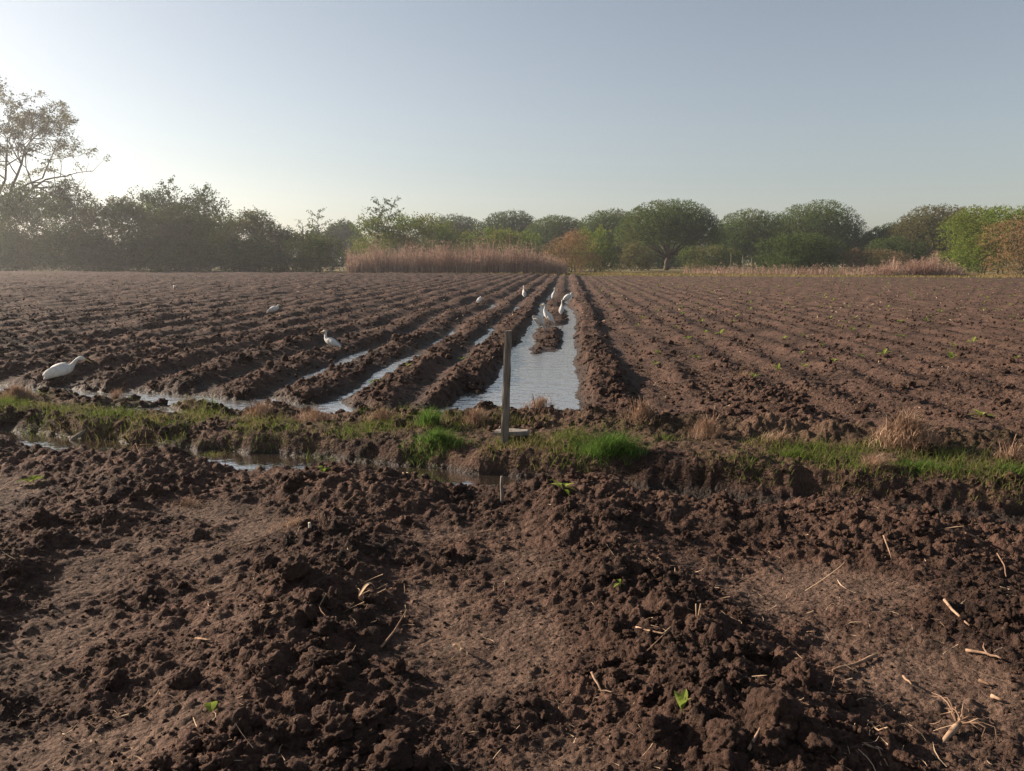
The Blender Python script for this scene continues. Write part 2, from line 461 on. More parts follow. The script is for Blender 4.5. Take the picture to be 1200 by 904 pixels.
# water: lies wherever the ground dips below it
def water_sheet(name, poly, z, mat):
    obj(name, mesh_np(name, [(x, y, z) for x, y in poly], [[tuple(range(len(poly)))]], [mat]), kind='structure')
def sline(X, s): return s - .29 * X + 5.78
xs = (-9, 2.5)
water_sheet('irrigation_water', [(x, sline(x, 1.25)) for x in (-11, 0.6)] + [(1.0, 8.5), (3.6, 38), (-3, 38), (-11, 16)], FIELD_WATER, water_material('furrow_water', .018, (.12, .115, .105)))
water_sheet('ditch_water', [(x, sline(x, -.45)) for x in (-9, .75)] + [(x, sline(x, .45)) for x in (.75, -9)], DITCH_WATER, water_material('ditch_water', .006, (.03, .022, .017)))

# ------------------------------------------------------------------ scattered soil clods (uncountable)
rng = np.random.default_rng(4)
def ico(sub):
    import bmesh
    bm = bmesh.new(); bmesh.ops.create_icosphere(bm, subdivisions=sub, radius=1)
    V = np.array([v.co[:] for v in bm.verts]); F = np.array([[v.index for v in f.verts] for f in bm.faces]); bm.free()
    return V, F
ICO = {k: ico(k) for k in (1, 2, 3, 4, 5)}
def clod_shape(sub, seed, rough=.44):
    V, F = ICO[sub]
    n = np.zeros(len(V))
    for o, (f, a) in enumerate(((1.3, 1), (2.6, .7), (5.3, .5), (10, .34), (19, .2))):
        n += a * (perlin(V[:, 0] * f + seed * 3.1, V[:, 1] * f + V[:, 2] * f * .7, seed + o) + perlin(V[:, 2] * f + 5, V[:, 0] * f - V[:, 1] * f * .6 + seed, seed + 9 + o)) * .5
    return V * (1 + rough * n * 1.6)[:, None] * np.array([1, .85, .72]), F

def scatter_clods(n, ymin, ymax, smin, smax, sub, thr, seed, xw=.78, pw=2.2):
    g = np.random.default_rng(seed)
    yy = np.exp(g.uniform(math.log(ymin), math.log(ymax), n * 5)) if ymax > ymin * 2.5 else g.uniform(ymin, ymax, n * 5)
    xx = g.uniform(-1, 1, n * 5) * (xw * yy + .6)
    r = terrain(xx, yy, np.full(len(xx), .015))
    ok = (r[4] > thr + g.uniform(0, .5, len(xx))) & (r[1] < .75) & (r[5] > -20)
    ii = np.where(ok)[0][:n]
    shapes = [clod_shape(sub, 40 + i) for i in range(14)]
    Vs, Fs, Rn, nn = [], [], [], 0
    size = smin + (smax - smin) * g.random(len(ii)) ** pw
    for j, i in enumerate(ii):
        V, F = shapes[j % 14]
        q = Matrix.Rotation(g.uniform(0, 6.28), 3, 'Z') @ Matrix.Rotation(g.uniform(-.6, .6), 3, 'X')
        P = (V * size[j] * g.uniform(.8, 1.15, 3)) @ np.array(q).T
        P = P + np.array([xx[i], yy[i], r[0][i] + size[j] * g.uniform(.05, .42)])
        Vs.append(P); Fs.append(F + nn); nn += len(V); Rn.append(np.full(len(V), g.random()))
    return np.concatenate(Vs), np.concatenate(Fs), np.concatenate(Rn)
parts = [scatter_clods(420, 1.7, 5.4, .024, .058, 4, .50, 1, pw=3.0),
         scatter_clods(2400, 1.6, 6.2, .007, .024, 3, .36, 2, pw=3),
         scatter_clods(22000, 1.5, 7, .003, .010, 2, .02, 6),
         scatter_clods(1500, 7.0, 16, .022, .060, 3, .50, 3),
         scatter_clods(9000, 7.0, 24, .010, .032, 2, .16, 5),
         scatter_clods(9000, 18, 75, .014, .045, 2, .15, 7, xw=.72, pw=1.6)]
nn = 0; VV = []; FF = []; RR = []
for V, F, r_ in parts:
    VV.append(V); FF.append(F + nn); nn += len(V); RR.append(r_)
obj('soil_clods', mesh_np('soil_clods', np.concatenate(VV), [np.concatenate(FF)], [M_CLOD], True, {'rnd': np.concatenate(RR)}), kind='stuff')

# the big clods one can tell apart
for px, py, size, sub, lab in (
    (314, 663, .066, 4, 'big round dark clod, roundest and smoothest on the cloddy ridge left of the middle'),
    (346, 693, .075, 4, 'big angular flat-topped clod just below the round dark clod'),
    (905, 868, .10, 4, 'long pale slab-like clod at the bottom edge beside the sunken shadow'),
    (850, 888, .075, 4, 'squat pale clod at the very bottom below the bright green sprout'),
    (385, 848, .065, 4, 'lumpy brown clod beside the dark trench at the lower left ridge'),
    (1085, 538, .085, 4, 'round grey-brown clod leaning against the toppled dry grass heap'),
    (218, 800, .055, 4, 'small brown clod at the foot of the cloddy ridge near the green leaf'),
    (819, 755, .05, 4, 'round dark clod right under the two upright pale straws')):
    x, y_ = p2g(px, py, .03)
    V, F = clod_shape(5, int(px), .24)
    o = obj('soil_clod', mesh_np('soil_clod', V * size, [F], [M_CLOD], True, {'rnd': np.full(len(V), .4)}), None, (x, y_, zat(x, y_) + size * .30), label=lab, category='soil clod', group='large clods of dug soil')
    o.rotation_euler = (0, 0, random.uniform(0, 6))

# ------------------------------------------------------------------ blades of grass, straw
def blades(P, H, Wd, lean, seed, seg=3, up=.0):
    """P (n,3) roots, H heights, Wd widths, lean amount -> V,F,rnd"""
    g = np.random.default_rng(seed); n = len(P)
    a = g.uniform(0, 2 * math.pi, n); b = a + math.pi / 2 + g.normal(0, .5, n)
    ln = lean * g.uniform(.3, 1.3, n)
    V = np.zeros((n, seg + 1, 2, 3))
    for i in range(seg + 1):
        t = i / seg
        c = P + np.stack([np.cos(a) * ln * H * t ** 1.6, np.sin(a) * ln * H * t ** 1.6, H * t * (1 - .35 * ln * t)], 1)
        wv = Wd * (1 - t * .92) * .5
        off = np.stack([np.cos(b) * wv, np.sin(b) * wv, 0 * wv], 1)
        V[:, i, 0] = c - off; V[:, i, 1] = c + off
    base = (np.arange(n) * (seg + 1) * 2)[:, None]
    F = np.concatenate([base + np.array([2 * i, 2 * i + 1, 2 * i + 3, 2 * i + 2]) for i in range(seg)], 0)
    return V.reshape(-1, 3), F, np.repeat(g.random(n), (seg + 1) * 2)

g = np.random.default_rng(11)
N = 42000
xx = g.uniform(-7.5, 5.2, N); ss = g.uniform(.24, 1.95, N); yy = ss - .29 * xx + 5.78
dens = .60 + 1.9 * fbm(xx * 1.3, yy * 1.7, 3, 201) - .3 * (xx < -1.2) * (ss > 1.1) + .35 * gau(ss - .75, .4) - .9 * gau(ss - 1.75, .2) * (xx > -1.0)
dens = dens - .35 * ((xx > .7) & (xx < 2.0)) + .15 * (xx < -3)
keep = dens > g.uniform(.3, 1.0, N)
xx, yy = xx[keep], yy[keep]
zz = terrain(xx, yy, np.full(len(xx), .012))[0]
V1, F1, r1 = blades(np.stack([xx, yy, zz - .01], 1), np.clip(dens[keep], .3, 1.2) * g.uniform(.03, .115, len(xx)) * (1 + .6 * (g.random(len(xx)) > .9)), g.uniform(.004, .009, len(xx)), .8, 12)
# strip beyond the field
N = 16000
xb = g.uniform(-22, 62, N); yb = 84 - .24 * xb + g.uniform(-1, 14, N) ** 1.0
zb = terrain(xb, yb, np.full(N, .3))[0]
V2, F2, r2 = blades(np.stack([xb, yb, zb], 1), g.uniform(.08, .30, N), g.uniform(.05, .12, N), .7, 13, 2)
obj('verge_grass', mesh_np('verge_grass', V1, [F1], [M_GRASS], False, {'rnd': r1}), kind='stuff')
obj('field_edge_grass', mesh_np('field_edge_grass', V2, [F2], [leaf_material('dry_meadow', (.13, .12, .035), (.28, .22, .09), (.20, .13, .07), .3, .2)], False, {'rnd': r2}), kind='stuff')

# litter of broken straw
def straw_bits(n, ymin, ymax, lmin, lmax, wd, seed, cond=None, pw=1.8):
    g = np.random.default_rng(seed)
    y = np.exp(g.uniform(math.log(ymin), math.log(ymax), n)); x = g.uniform(-1, 1, n) * (.76 * y + .5)
    r = terrain(x, y, np.full(n, .015)); ok = (r[1] < .6) & (np.abs(r[5]) > .3)
    if cond is not None: ok &= cond(x, y, r)
    x, y, z = x[ok], y[ok], r[0][ok]; n = len(x)
    L = lmin + (lmax - lmin) * g.random(n) ** pw; a = g.uniform(0, 6.28, n); e = g.normal(0, .35, n); bend = g.normal(0, .3, n)
    V = np.zeros((n, 4, 2, 3))
    wv = wd * g.uniform(.5, 1.3, n)
    for i in range(4):
        t = i / 3 - .5; aa = a + bend * t * 2
        c = np.stack([x + np.cos(aa) * L * t, y + np.sin(aa) * L * t, z + .004 + np.abs(np.sin(e)) * L * .5 + np.sin(e) * L * t], 1)
        off = np.stack([-np.sin(a) * wv, np.cos(a) * wv, g.normal(0, .6, n) * wv], 1) * .5
        V[:, i, 0] = c - off; V[:, i, 1] = c + off
    base = (np.arange(n) * 8)[:, None]
    F = np.concatenate([base + np.array([2 * i, 2 * i + 1, 2 * i + 3, 2 * i + 2]) for i in range(3)], 0)
    return V.reshape(-1, 3), F, np.repeat(g.random(n), 8)
VV = []; FF = []; RR = []; nn = 0
patchy = lambda x, y, r: fbm(x * 1.2, y * 1.2, 3, 301) + .25 * r[4] > g.uniform(-.35, .75, len(x))
for V, F, r_ in (straw_bits(2800, 1.6, 6.0, .015, .085, .0018, 21, patchy), straw_bits(420, 1.6, 5.2, .05, .20, .003, 22, patchy, 2.5),
                 straw_bits(1500, 7, 22, .02, .09, .006, 23, patchy), straw_bits(2600, 20, 90, .03, .14, .02, 24)):
    VV.append(V); FF.append(F + nn); nn += len(V); RR.append(r_)
obj('straw_litter', mesh_np('straw_litter', np.concatenate(VV), [np.concatenate(FF)], [M_STRAW], False, {'rnd': np.concatenate(RR)}), kind='stuff')

# ------------------------------------------------------------------ individual stalks and sticks of the foreground
def stalk(label, pts, r, lift=.012, name='dry_stalk', cat='stalk', mat=None, group='dry stalks lying on the soil', ends=None, branches=()):
    """pts: photo pixels along the stalk, laid on the ground; ends: extra height at each point"""
    W_ = []
    for i, (px, py) in enumerate(pts):
        x, y_ = p2g(px, py, .03); z = zat(x, y_) + lift + (ends[i] if ends else 0)
        W_.append((x, y_, z))
    c = Vector(W_[0]); mb = MB()
    def run(P, r0, r1):
        P = [Vector(p) - c for p in P]; Q = []
        for i in range(len(P) - 1):
            for k_ in range(3): Q.append(P[i].lerp(P[i + 1], k_ / 3) + Vector((random.gauss(0, .0015),) * 3) * (k_ > 0))
        Q.append(P[-1])
        mb.tube(Q, [r0 + (r1 - r0) * i / (len(Q) - 1) for i in range(len(Q))], 7)
    run(W_, r, r * .6)
    for bp in branches:
        B = []
        for i, q in enumerate(bp):
            x, y_ = p2g(q[0], q[1], .03); B.append((x, y_, zat(x, y_) + lift + (q[2] if len(q) > 2 else 0)))
        run(B, r * .6, r * .25)
    return obj(name, mb.mesh(name, [mat or M_STALK], True), None, c, label=label, category=cat, group=group)

stalk('pale stalk bent into a tick shape on the middle right clods', [(745, 750), (776, 766), (786, 759)], .0045, .02)
stalk('reddish stalk running down-left from the bent pale tick-shaped stalk', [(786, 760), (768, 770), (748, 782)], .003, .015)
stalk('thick pinkish stalk on the right bed, thickest at its upper end', [(1028, 762), (1003, 770), (976, 784)], .008)
stalk('pale broken stalk ending at a shaded hollow on the right bed', [(1106, 711), (1120, 724), (1136, 738)], .007)
stalk('pale stalk with a frayed end on the right edge bed', [(1132, 761), (1155, 769), (1173, 778)], .0065, branches=[[(1158, 770), (1152, 760), (1153, 757)]])
stalk('short thick yellowish stalk piece, uppermost of the two at right', [(1148, 793), (1160, 799)], .007)
stalk('short bright yellow stalk piece above the dug-up root', [(1162, 810), (1176, 816)], .0075)
stalk('short tan stalk piece lying alone in the middle of the right bed', [(1059, 787), (1069, 799)], .005)
stalk('thin bent straw with a pale tip at the edge of the dark hollow', [(1017, 845), (1030, 855), (1039, 868)], .004)
stalk('hooked thin straw at the bottom edge right of the sunken shadow', [(1012, 880), (1029, 885), (1040, 902)], .004)
stalk('thin dark curved straw arching over the near bank of the ditch', [(438/3, 645/3+310), (480/3, 675/3+310), (500/3, 720/3+310)], .003, ends=[0, .04, 0])
stalk('long thin straw lying level along the near bank at left', [(165, 535), (203, 534)], .003, .03)
stalk('curled white straw on the shaded side of the cloddy ridge', [(396, 720), (383, 718), (375, 730), (384, 738)], .003, .015)
stalk('straight split stalk leaning at the edge of the dark trench', [(447, 756), (462, 740), (477, 721)], .005, ends=[0, .02, .05])
stalk('long brown stalk lying across the ridge at centre left', [(270, 643), (300, 637), (329, 632)], .004, .03)
stalk('short reddish stalk stub on the cloddy ridge below the angular clod', [(306, 726), (331, 717)], .005, .02)
stalk('curved pale stalk like a bow on the middle bed', [(693, 797), (704, 808), (722, 811)], .005, .012, ends=[.02, 0, 0])
stalk('pale straw near the left flat patch, beside the small leaf', [(229, 749), (250, 756)], .005, .02)
stalk('thin forked straw at the bottom middle of the picture', [(510, 880), (526, 890), (538, 893)], .004, .015, branches=[[(526, 890), (532, 897), (530, 902)]])
stalk('pale straw leaning at bottom edge beside the squat pale clod', [(876, 903), (889, 891)], .006, .02)
stalk('reddish stalk lying on the ridge above the middle bed', [(402, 600), (419, 587)], .007, .03)
stalk('bent pale straw at far right of the near bank', [(1130, 643), (1143, 637), (1154, 643)], .005, .02)
stalk('tan straw on the right bed pointing at the bent pale straw', [(1034, 645), (1045, 655)], .005, .02)
stalk('frayed white straw on the right edge below the near bank', [(1168, 655), (1176, 668), (1179, 678)], .004, .02, branches=[[(1172, 660), (1178, 655)]])
# upright pair of straws
x, y_ = p2g(816, 742, .03); z = zat(x, y_); mb = MB()
mb.tube([(0, 0, -.01), (-.004, 0, .03), (-.006, .003, .065)], [.004, .0035, .003], 7); mb.tube([(.008, 0, -.01), (.01, .004, .03), (.015, .004, .066)], [.004, .0035, .003], 7)
obj('straw_stub', mb.mesh('straw_stub', [M_STRAW], True), None, (x, y_, z), label='pair of upright pale straw stubs joined at the root', category='straw')
# white stub
x, y_ = p2g(363, 622, .06); mb = MB(); mb.tube([(0, 0, 0), (.002, 0, .02), (0, 0, .04)], [.009, .009, .008], 8)
obj('cane_stub', mb.mesh('cane_stub', [plain_material('pale_pith', (.5, .42, .32), (.62, .54, .42), 20)], True), None, (x, y_, zat(x, y_)), label='short white cane stub standing on the cloddy ridge', category='cane stub')
# leaf-sheath scrap of dry maize
def sheath(px, py, label, L, ang, curve):
    x, y_ = p2g(px, py, .03); mb = MB(); n = 9; V = []; F = []
    for j in range(3):
        a0 = ang + (j - 1) * .45; b = len(V)
        for i in range(n):
            t = i / (n - 1); wv = .010 * math.sin(math.pi * min(1, .15 + t * .85)) * (1 - .3 * j)
            cx, cy = math.cos(a0 + curve * t) * L * t, math.sin(a0 + curve * t) * L * t
            zc = .012 + .05 * math.sin(t * math.pi) * (1 - .4 * j)
            V += [(cx - wv * math.sin(a0), cy + wv * math.cos(a0), zc), (cx, cy, zc - .004), (cx + wv * math.sin(a0), cy - wv * math.cos(a0), zc)]
        for i in range(n - 1):
            q = b + i * 3
            F += [(q, q + 1, q + 4, q + 3), (q + 1, q + 2, q + 5, q + 4)]
    mb.add(V, F)
    obj('dry_leaf', mb.mesh('dry_leaf', [M_STRAW], True), None, (x, y_, zat(x, y_)), label=label, category='dry leaf', group='dry leaf scraps on the soil')
sheath(538, 752, 'forked curled dry leaf scrap, palest thing on the middle bed', .13, -1.0, -.9)
sheath(420, 706, 'grey curved dry leaf scrap standing in the shade of the cloddy ridge', .12, 1.0, .5)
# dug-up root of a cut stalk
x, y_ = p2g(1108, 858, .02); mb = MB()
d = Vector((.75, .55, .22)).normalized()
mb.tube([d * t - Vector((0, 0, .012)) for t in (-.05, .02, .08, .13)], [.008, .010, .012, .006], 9)
tip = d * .115 - Vector((0, 0, .012))
for i in range(26):
    a = random.uniform(-1.3, 1.1); v = Vector((math.cos(a + .6), math.sin(a + .6), random.uniform(-.25, .6)))
    L = random.uniform(.04, .13); p = tip + Vector((random.gauss(0, .008), random.gauss(0, .008), 0))
    mb.tube([p, p + v * L * .5 + Vector((0, 0, .01)), p + v * L * .8, p + v * L + Vector((random.gauss(0, .02), random.gauss(0, .02), -.02))], [.0032, .0024, .0018, .0009], 5)
obj('uprooted_stump', mb.mesh('uprooted_stump', [M_STALK], True), None, (x, y_, zat(x, y_) + .012), label='uprooted pinkish stalk stump with a spray of roots at lower right', category='stalk stump')
# flat dry bark on the near bank
x, y_ = p2g(452, 541, .06); mb = MB(); V = []; F = []
for i in range(12):
    for j in range(4):
        V.append((-.17 + .34 * i / 11, -.045 + .09 * j / 3 + random.gauss(0, .006), .03 * math.sin(i * .7) * .4 + random.gauss(0, .004) + (.012 if j in (1, 2) else 0)))
for i in range(11):
    for j in range(3): F.append((i * 4 + j, i * 4 + j + 1, i * 4 + j + 5, i * 4 + j + 4))
mb.add(V, F, .6); V2b = [(a, b, c - .015) for a, b, c in V]; mb.add(V2b, [f[::-1] for f in F], .3)
obj('bark_strip', mb.mesh('bark_strip', [M_STRAW], True), None, (x, y_, zat(x, y_) + .045), label='flat pale strip of dry bark lying on the near bank of the ditch', category='bark strip')

# ------------------------------------------------------------------ post, slab, stake
px0, py0 = p2g(591, 521, .02)
zp = zat(px0, py0)
mb = MB(); pts = []; rad = []
top = p2d(595.5, 388, py0)
n = 14
for i in range(n):
    t = i / (n - 1)
    pts.append(Vector((t * (top[0] - px0) + .002 * math.sin(i * 1.7), .003 * math.sin(i * 1.1), -.12 + t * (top[2] - zp + .12))))
    rad.append(.036 - .006 * t + .0012 * math.sin(i * 2.3))
V = []; F = []
prof = [(-1, -.75), (-.6, -1), (.6, -1), (1, -.75), (1, .75), (.6, 1), (-.6, 1), (-1, .75)]
for p, r_ in zip(pts, rad):
    for a, b in prof: V.append((p.x + a * r_ + random.gauss(0, .0006), p.y + b * r_ * .8 + random.gauss(0, .0006), p.z))
for i in range(n - 1):
    for j in range(8): F.append((i * 8 + j, i * 8 + (j + 1) % 8, (i + 1) * 8 + (j + 1) % 8, (i + 1) * 8 + j))
mb.add(V, F, .5)
e = (n - 1) * 8; V = np.array(V)
mb.add(V[e:e + 8] + np.array([0, 0, .001]), [tuple(range(8))], .5)
obj('wooden_post', mb.mesh('wooden_post', [M_WOOD], False), None, (px0, py0, zp), label='weathered grey wooden post standing upright on the grassy verge', category='post')
x, y_ = p2g(600, 516, .03)
V = []; F = []
out = [(-.17, -.05), (-.08, -.085), (.06, -.07), (.15, -.04), (.16, .03), (.05, .075), (-.07, .08), (-.15, .04)]
for zz_, k_ in ((0, 1.0), (.028, .98), (.036, .9)):
    for a, b in out: V.append((a * k_, b * k_, zz_ + random.gauss(0, .0015)))
for i in range(2):
    for j in range(8): F.append((i * 8 + j, i * 8 + (j + 1) % 8, i * 8 + 8 + (j + 1) % 8, i * 8 + 8 + j))
mb = MB(); mb.add(V, F); mb.add(V[16:], [tuple(range(8))])
obj('flat_stone', mb.mesh('flat_stone', [M_STONE]), None, (x, y_ + .06, zat(x, y_) + .03), label='flat pale stone slab at the foot of the wooden post', category='stone')
x, y_ = p2g(588, 584, .03); mb = MB(); z = zat(x, y_)
mb.tube([(0, 0, -.08), (.002, 0, .06), (-.002, .003, .13), (.001, .004, .185)], [.012, .012, .011, .0095], 7)
obj('wooden_stake', mb.mesh('wooden_stake', [M_WOOD], True), None, (x, y_, z), label='short thin wooden stake in the near bank below the tall post', category='stake')
x, y_ = p2g(92, 501, .0); mb = MB()
mb.tube([(-.06, -.05, -.01), (-.01, 0, .03), (.05, .05, .07)], [.02, .021, .017], 8)
obj('cut_stick', mb.mesh('cut_stick', [M_WOOD], True), None, (x, y_ , zat(x, y_)), label='short pale stick poking out of the ditch bank at left', category='stick')

# ------------------------------------------------------------------ tufts on the verge
def tuft(name, label, cat, px, py, n, h, spread, mat, group, lean=.7, wd=.006, seed=0, mound=0.0, zref=.05, stretch=1.0, stems=0):
    g = np.random.default_rng(seed + int(px))
    x, y_ = p2g(px, py, zref)
    rr = spread * np.abs(g.triangular(-1.05, 0, 1.05, n)); a = g.uniform(0, 6.28, n)
    lx, ly = rr * np.cos(a) * stretch, rr * np.sin(a)
    z = terrain(x + lx, y_ + ly, np.full(n, .012))[0]; zc = zat(x, y_)
    P = np.stack([lx, ly, z - zc - .01], 1)
    if mound: P[:, 2] += mound * np.maximum(0, 1 - (rr / spread) ** 2) * g.random(n)
    V, F, r_ = blades(P, h * g.uniform(.4, 1.15, n) * np.clip(1.1 - .45 * rr / spread, .3, 1.1), wd * g.uniform(.6, 1.3, n), lean, seed + 5, 4)
    mb = MB(); mb.add(V, F, r_)
    for i in range(stems):
        a = g.uniform(-1, 1); L = h * g.uniform(1.0, 1.7); b = Vector((g.uniform(-.35, .35) * spread, g.uniform(-.35, .35) * spread, 0))
        t = b + Vector((a * .35 * L, g.uniform(-.2, .2) * L, L))
        mb.tube([b, b.lerp(t, .5) + Vector((0, 0, .02)), t], [.006, .005, .003], 5)
    return obj(name, mb.mesh(name, [mat]), None, (x, y_, zc), label=label, category=cat, group=group)

GT = 'green grass tufts on the verge'
tuft('grass_tuft', 'lush bright green grass tuft spilling over the ditch bank right of the post', 'grass tuft', 716, 533, 1500, .22, .24, M_LUSH, GT, 1.1, .007, 1, .04, stretch=1.3)
tuft('grass_tuft', 'tall yellow-green grass tuft at the inner corner of the flooded bed', 'grass tuft', 503, 499, 700, .20, .15, M_LUSH, GT, .7, .007, 2, .03)
tuft('grass_tuft', 'broad green grass tuft on the verge left of the post', 'grass tuft', 513, 519, 1100, .13, .24, M_LUSH, GT, .9, .006, 3, .02, stretch=1.5)
tuft('grass_tuft', 'low green grass tuft beside the curved bank at far left of the ditch', 'grass tuft', 250, 512, 620, .10, .16, M_GRASS, GT, .9, .006, 4, stretch=1.4)
tuft('grass_tuft', 'green grass tuft below the toppled dry grass heap', 'grass tuft', 1085, 553, 900, .09, .2, M_LUSH, GT, .9, .006, 5, stretch=1.5)
tuft('grass_tuft', 'green grass tuft on the verge at the right picture edge', 'grass tuft', 1186, 560, 320, .09, .17, M_LUSH, GT, .9, .006, 6)
tuft('grass_tuft', 'thin green grass tuft behind the shaded hollow right of the lush tuft', 'grass tuft', 930, 540, 700, .09, .2, M_GRASS, GT, .9, .005, 7, stretch=1.6)
DT = 'dry grass clumps along the field end'
tuft('dry_grass_clump', 'spiky dry grass clump with leaning stems behind the lush green tuft', 'dry grass', 750, 500, 520, .12, .20, M_DRYGRASS, DT, 1.1, .005, 11, .09, .08, 1.3, 9)
tuft('dry_grass_clump', 'upright fan of dry reddish stems beside the tiny puddle', 'dry grass', 828, 512, 620, .16, .18, M_DRYGRASS, DT, .8, .005, 12, .09, .08, 1.2, 8)
tuft('dry_grass_clump', 'small pale dry clump between the fan of stems and the toppled heap', 'dry grass', 915, 520, 420, .11, .16, M_DRYGRASS, DT, 1.2, .005, 13, .07, .08, 1.8)
tuft('dry_grass_clump', 'toppled heap of pale dry grass with tall stems, largest at right', 'dry grass', 1060, 528, 1900, .17, .27, M_DRYGRASS, DT, 1.2, .006, 14, .22, .06, 1.3, 12)
tuft('dry_grass_clump', 'pale tongue of dry grass sliding towards the ditch', 'dry grass', 1024, 552, 700, .10, .15, M_DRYGRASS, DT, 1.4, .004, 15, .08, .05)
tuft('dry_grass_clump', 'dry reddish clump at the right picture edge of the verge', 'dry grass', 1186, 543, 420, .13, .17, M_DRYGRASS, DT, .9, .005, 16, .06, .06, 1.2, 5)
tuft('dry_grass_clump', 'rusty dry clump with stems on the left headland by the water', 'dry grass', 303, 480, 520, .14, .20, M_DRYGRASS, DT, .9, .006, 17, .09, .05, 1.2, 4)
tuft('dry_grass_clump', 'rounded brown dry clump right of the rusty one on the left headland', 'dry grass', 368, 490, 700, .10, .26, M_DRYGRASS, DT, 1.2, .005, 18, .10, .05, 1.3)
tuft('dry_grass_clump', 'small dry clump rising out of the water near the stooping egret', 'dry grass', 137, 462, 260, .12, .13, M_DRYGRASS, DT, .8, .006, 19, .09, .05)
tuft('dry_grass_clump', 'dry reddish clump at the left picture edge by the water', 'dry grass', 20, 462, 1500, .15, .17, M_DRYGRASS, DT, .9, .006, 20, .09, .05, 1.3)
tuft('dry_grass_clump', 'reddish dry clump left of the post at the corner of the water', 'dry grass', 556, 495, 520, .12, .17, M_DRYGRASS, DT, 1.1, .005, 21, .10, .06)
tuft('dry_grass_clump', 'brown dry clump right of the post at the end of the flooded bed', 'dry grass', 632, 490, 520, .11, .17, M_DRYGRASS, DT, 1.1, .005, 22, .08, .06, 1.4, 2)
tuft('dry_grass_clump', 'brown matted dry clump left of the tall yellow-green tuft', 'dry grass', 446, 490, 520, .08, .22, M_DRYGRASS, DT, 1.3, .005, 23, .10, .05, 1.4)
tuft('dry_grass_clump', 'small pinkish dry clump out in the bare right field', 'dry grass', 872, 448, 220, .10, .14, M_DRYGRASS, DT, 1.2, .005, 24, .04, .03, 1.5)
tuft('dry_grass_clump', 'matted straw clump on the flat left bed in the foreground', 'dry grass', 218, 584, 260, .05, .13, M_DRYGRASS, DT, 1.6, .003, 25, .03, .02, 1.5)
tuft('dry_grass_clump', 'matted straw clump on the crest of the cloddy ridge in the foreground', 'dry grass', 345, 612, 420, .05, .17, M_DRYGRASS, DT, 1.6, .003, 26, .03, .06, 1.5)

# ------------------------------------------------------------------ seedlings
def leaf_quads(mb, root, az, el, L, wd, curl, rnd):
    n = 6; V = []; F = []
    dx_, dy_ = math.cos(az), math.sin(az)
    x = y = z = 0.0; e = el
    for i in range(n):
        t = i / (n - 1); wv = wd * math.sin(math.pi * min(.98, .08 + .9 * t)) * .5
        V += [(root[0] + x * dx_ - wv * dy_, root[1] + x * dy_ + wv * dx_, root[2] + z + wv * .3), (root[0] + x * dx_, root[1] + x * dy_, root[2] + z), (root[0] + x * dx_ + wv * dy_, root[1] + x * dy_ - wv * dx_, root[2] + z + wv * .3)]
        x += math.cos(e) * L / (n - 1); z += math.sin(e) * L / (n - 1); e -= curl / (n - 1)
    for i in range(n - 1):
        q = i * 3; F += [(q, q + 1, q + 4, q + 3), (q + 1, q + 2, q + 5, q + 4)]
    mb.add(V, F, rnd)
def seedling_mesh(seed, k, L, wd, el, name='seedling', stemh=.02):
    random.seed(seed); mb = MB()
    mb.tube([(0, 0, -.02), (.002, 0, stemh * .6), (0, .002, stemh)], [.003, .0025, .002], 5, rnd=.2)
    a = random.uniform(0, 6)
    for i in range(k):
        leaf_quads(mb, (0, 0, stemh * random.uniform(.6, 1)), a + i * 2.4 + random.gauss(0, .2), el + random.gauss(0, .2), L * random.uniform(.7, 1.15), wd * random.uniform(.8, 1.1), 1.0, random.random())
    return mb.mesh(name, [M_SEED])
random.seed(5)
for px, py, k, L, wd, el, lab in (
    (38, 556, 5, .11, .055, .5, 'yellow-green broad-leaved seedling on the left near bank'),
    (378, 562, 4, .075, .05, .4, 'small bright green seedling on the bank above the cloddy ridge'),
    (660, 592, 7, .12, .035, .6, 'pale wilting many-leaved seedling on the bank right of the short stake'),
    (248, 836, 1, .065, .045, .7, 'single dark green leaf sticking out of the lower left clods'),
    (798, 850, 3, .07, .028, 1.0, 'bright green folded sprout in a hollow at the bottom'),
    (726, 703, 2, .07, .02, .3, 'slim pale green sprout on the middle right clods'),
    (440, 452, 5, .12, .05, .3, 'yellow-green plant on the muddy ridge left of the flooded bed'),
    (478, 440, 4, .10, .03, .9, 'slim green plant on the muddy ridge crest left of the post'),
    (1150, 487, 6, .14, .05, .6, 'leafy green seedling near the right picture edge of the bare field'),
    (977, 424, 4, .12, .045, .9, 'upright yellow-green seedling standing out in the bare right field'),
    (806, 400, 5, .13, .05, .7, 'leafy green seedling in the second row of the bare right field'),
    (1115, 424, 4, .11, .045, .8, 'bright green seedling on the far right rows'),
    (540, 417, 4, .11, .05, .7, 'small green plant on the crest between two wet furrows')):
    x, y_ = p2g(px, py, .03)
    obj('seedling', seedling_mesh(int(px), k, L, wd, el), None, (x, y_, zat(x, y_)), label=lab, category='seedling', group='seedlings one can tell apart')
protos = [seedling_mesh(700 + i, random.choice((3, 4, 5)), .085, .03, .7) for i in range(7)]
g = np.random.default_rng(77); cnt = 0; first = {}
cand = []
for kk in range(0, 70):
    uu = 1.55 + kk * ROW * .5
    yv = 8.6
    while yv < 62:
        yv += g.uniform(.5, 1.4) * (1 + yv * .06)
        X_ = uu + .072 * yv + g.normal(0, .12)
        if abs(X_) < .70 * yv + .2 and s_of(X_, yv) > 2.6: cand.append((X_, yv))
cand = [cand[i] for i in g.permutation(len(cand))[:235]]
ca = np.array(cand); cz = terrain(ca[:, 0], ca[:, 1], np.full(len(ca), .02))[0]
proto_objs = []
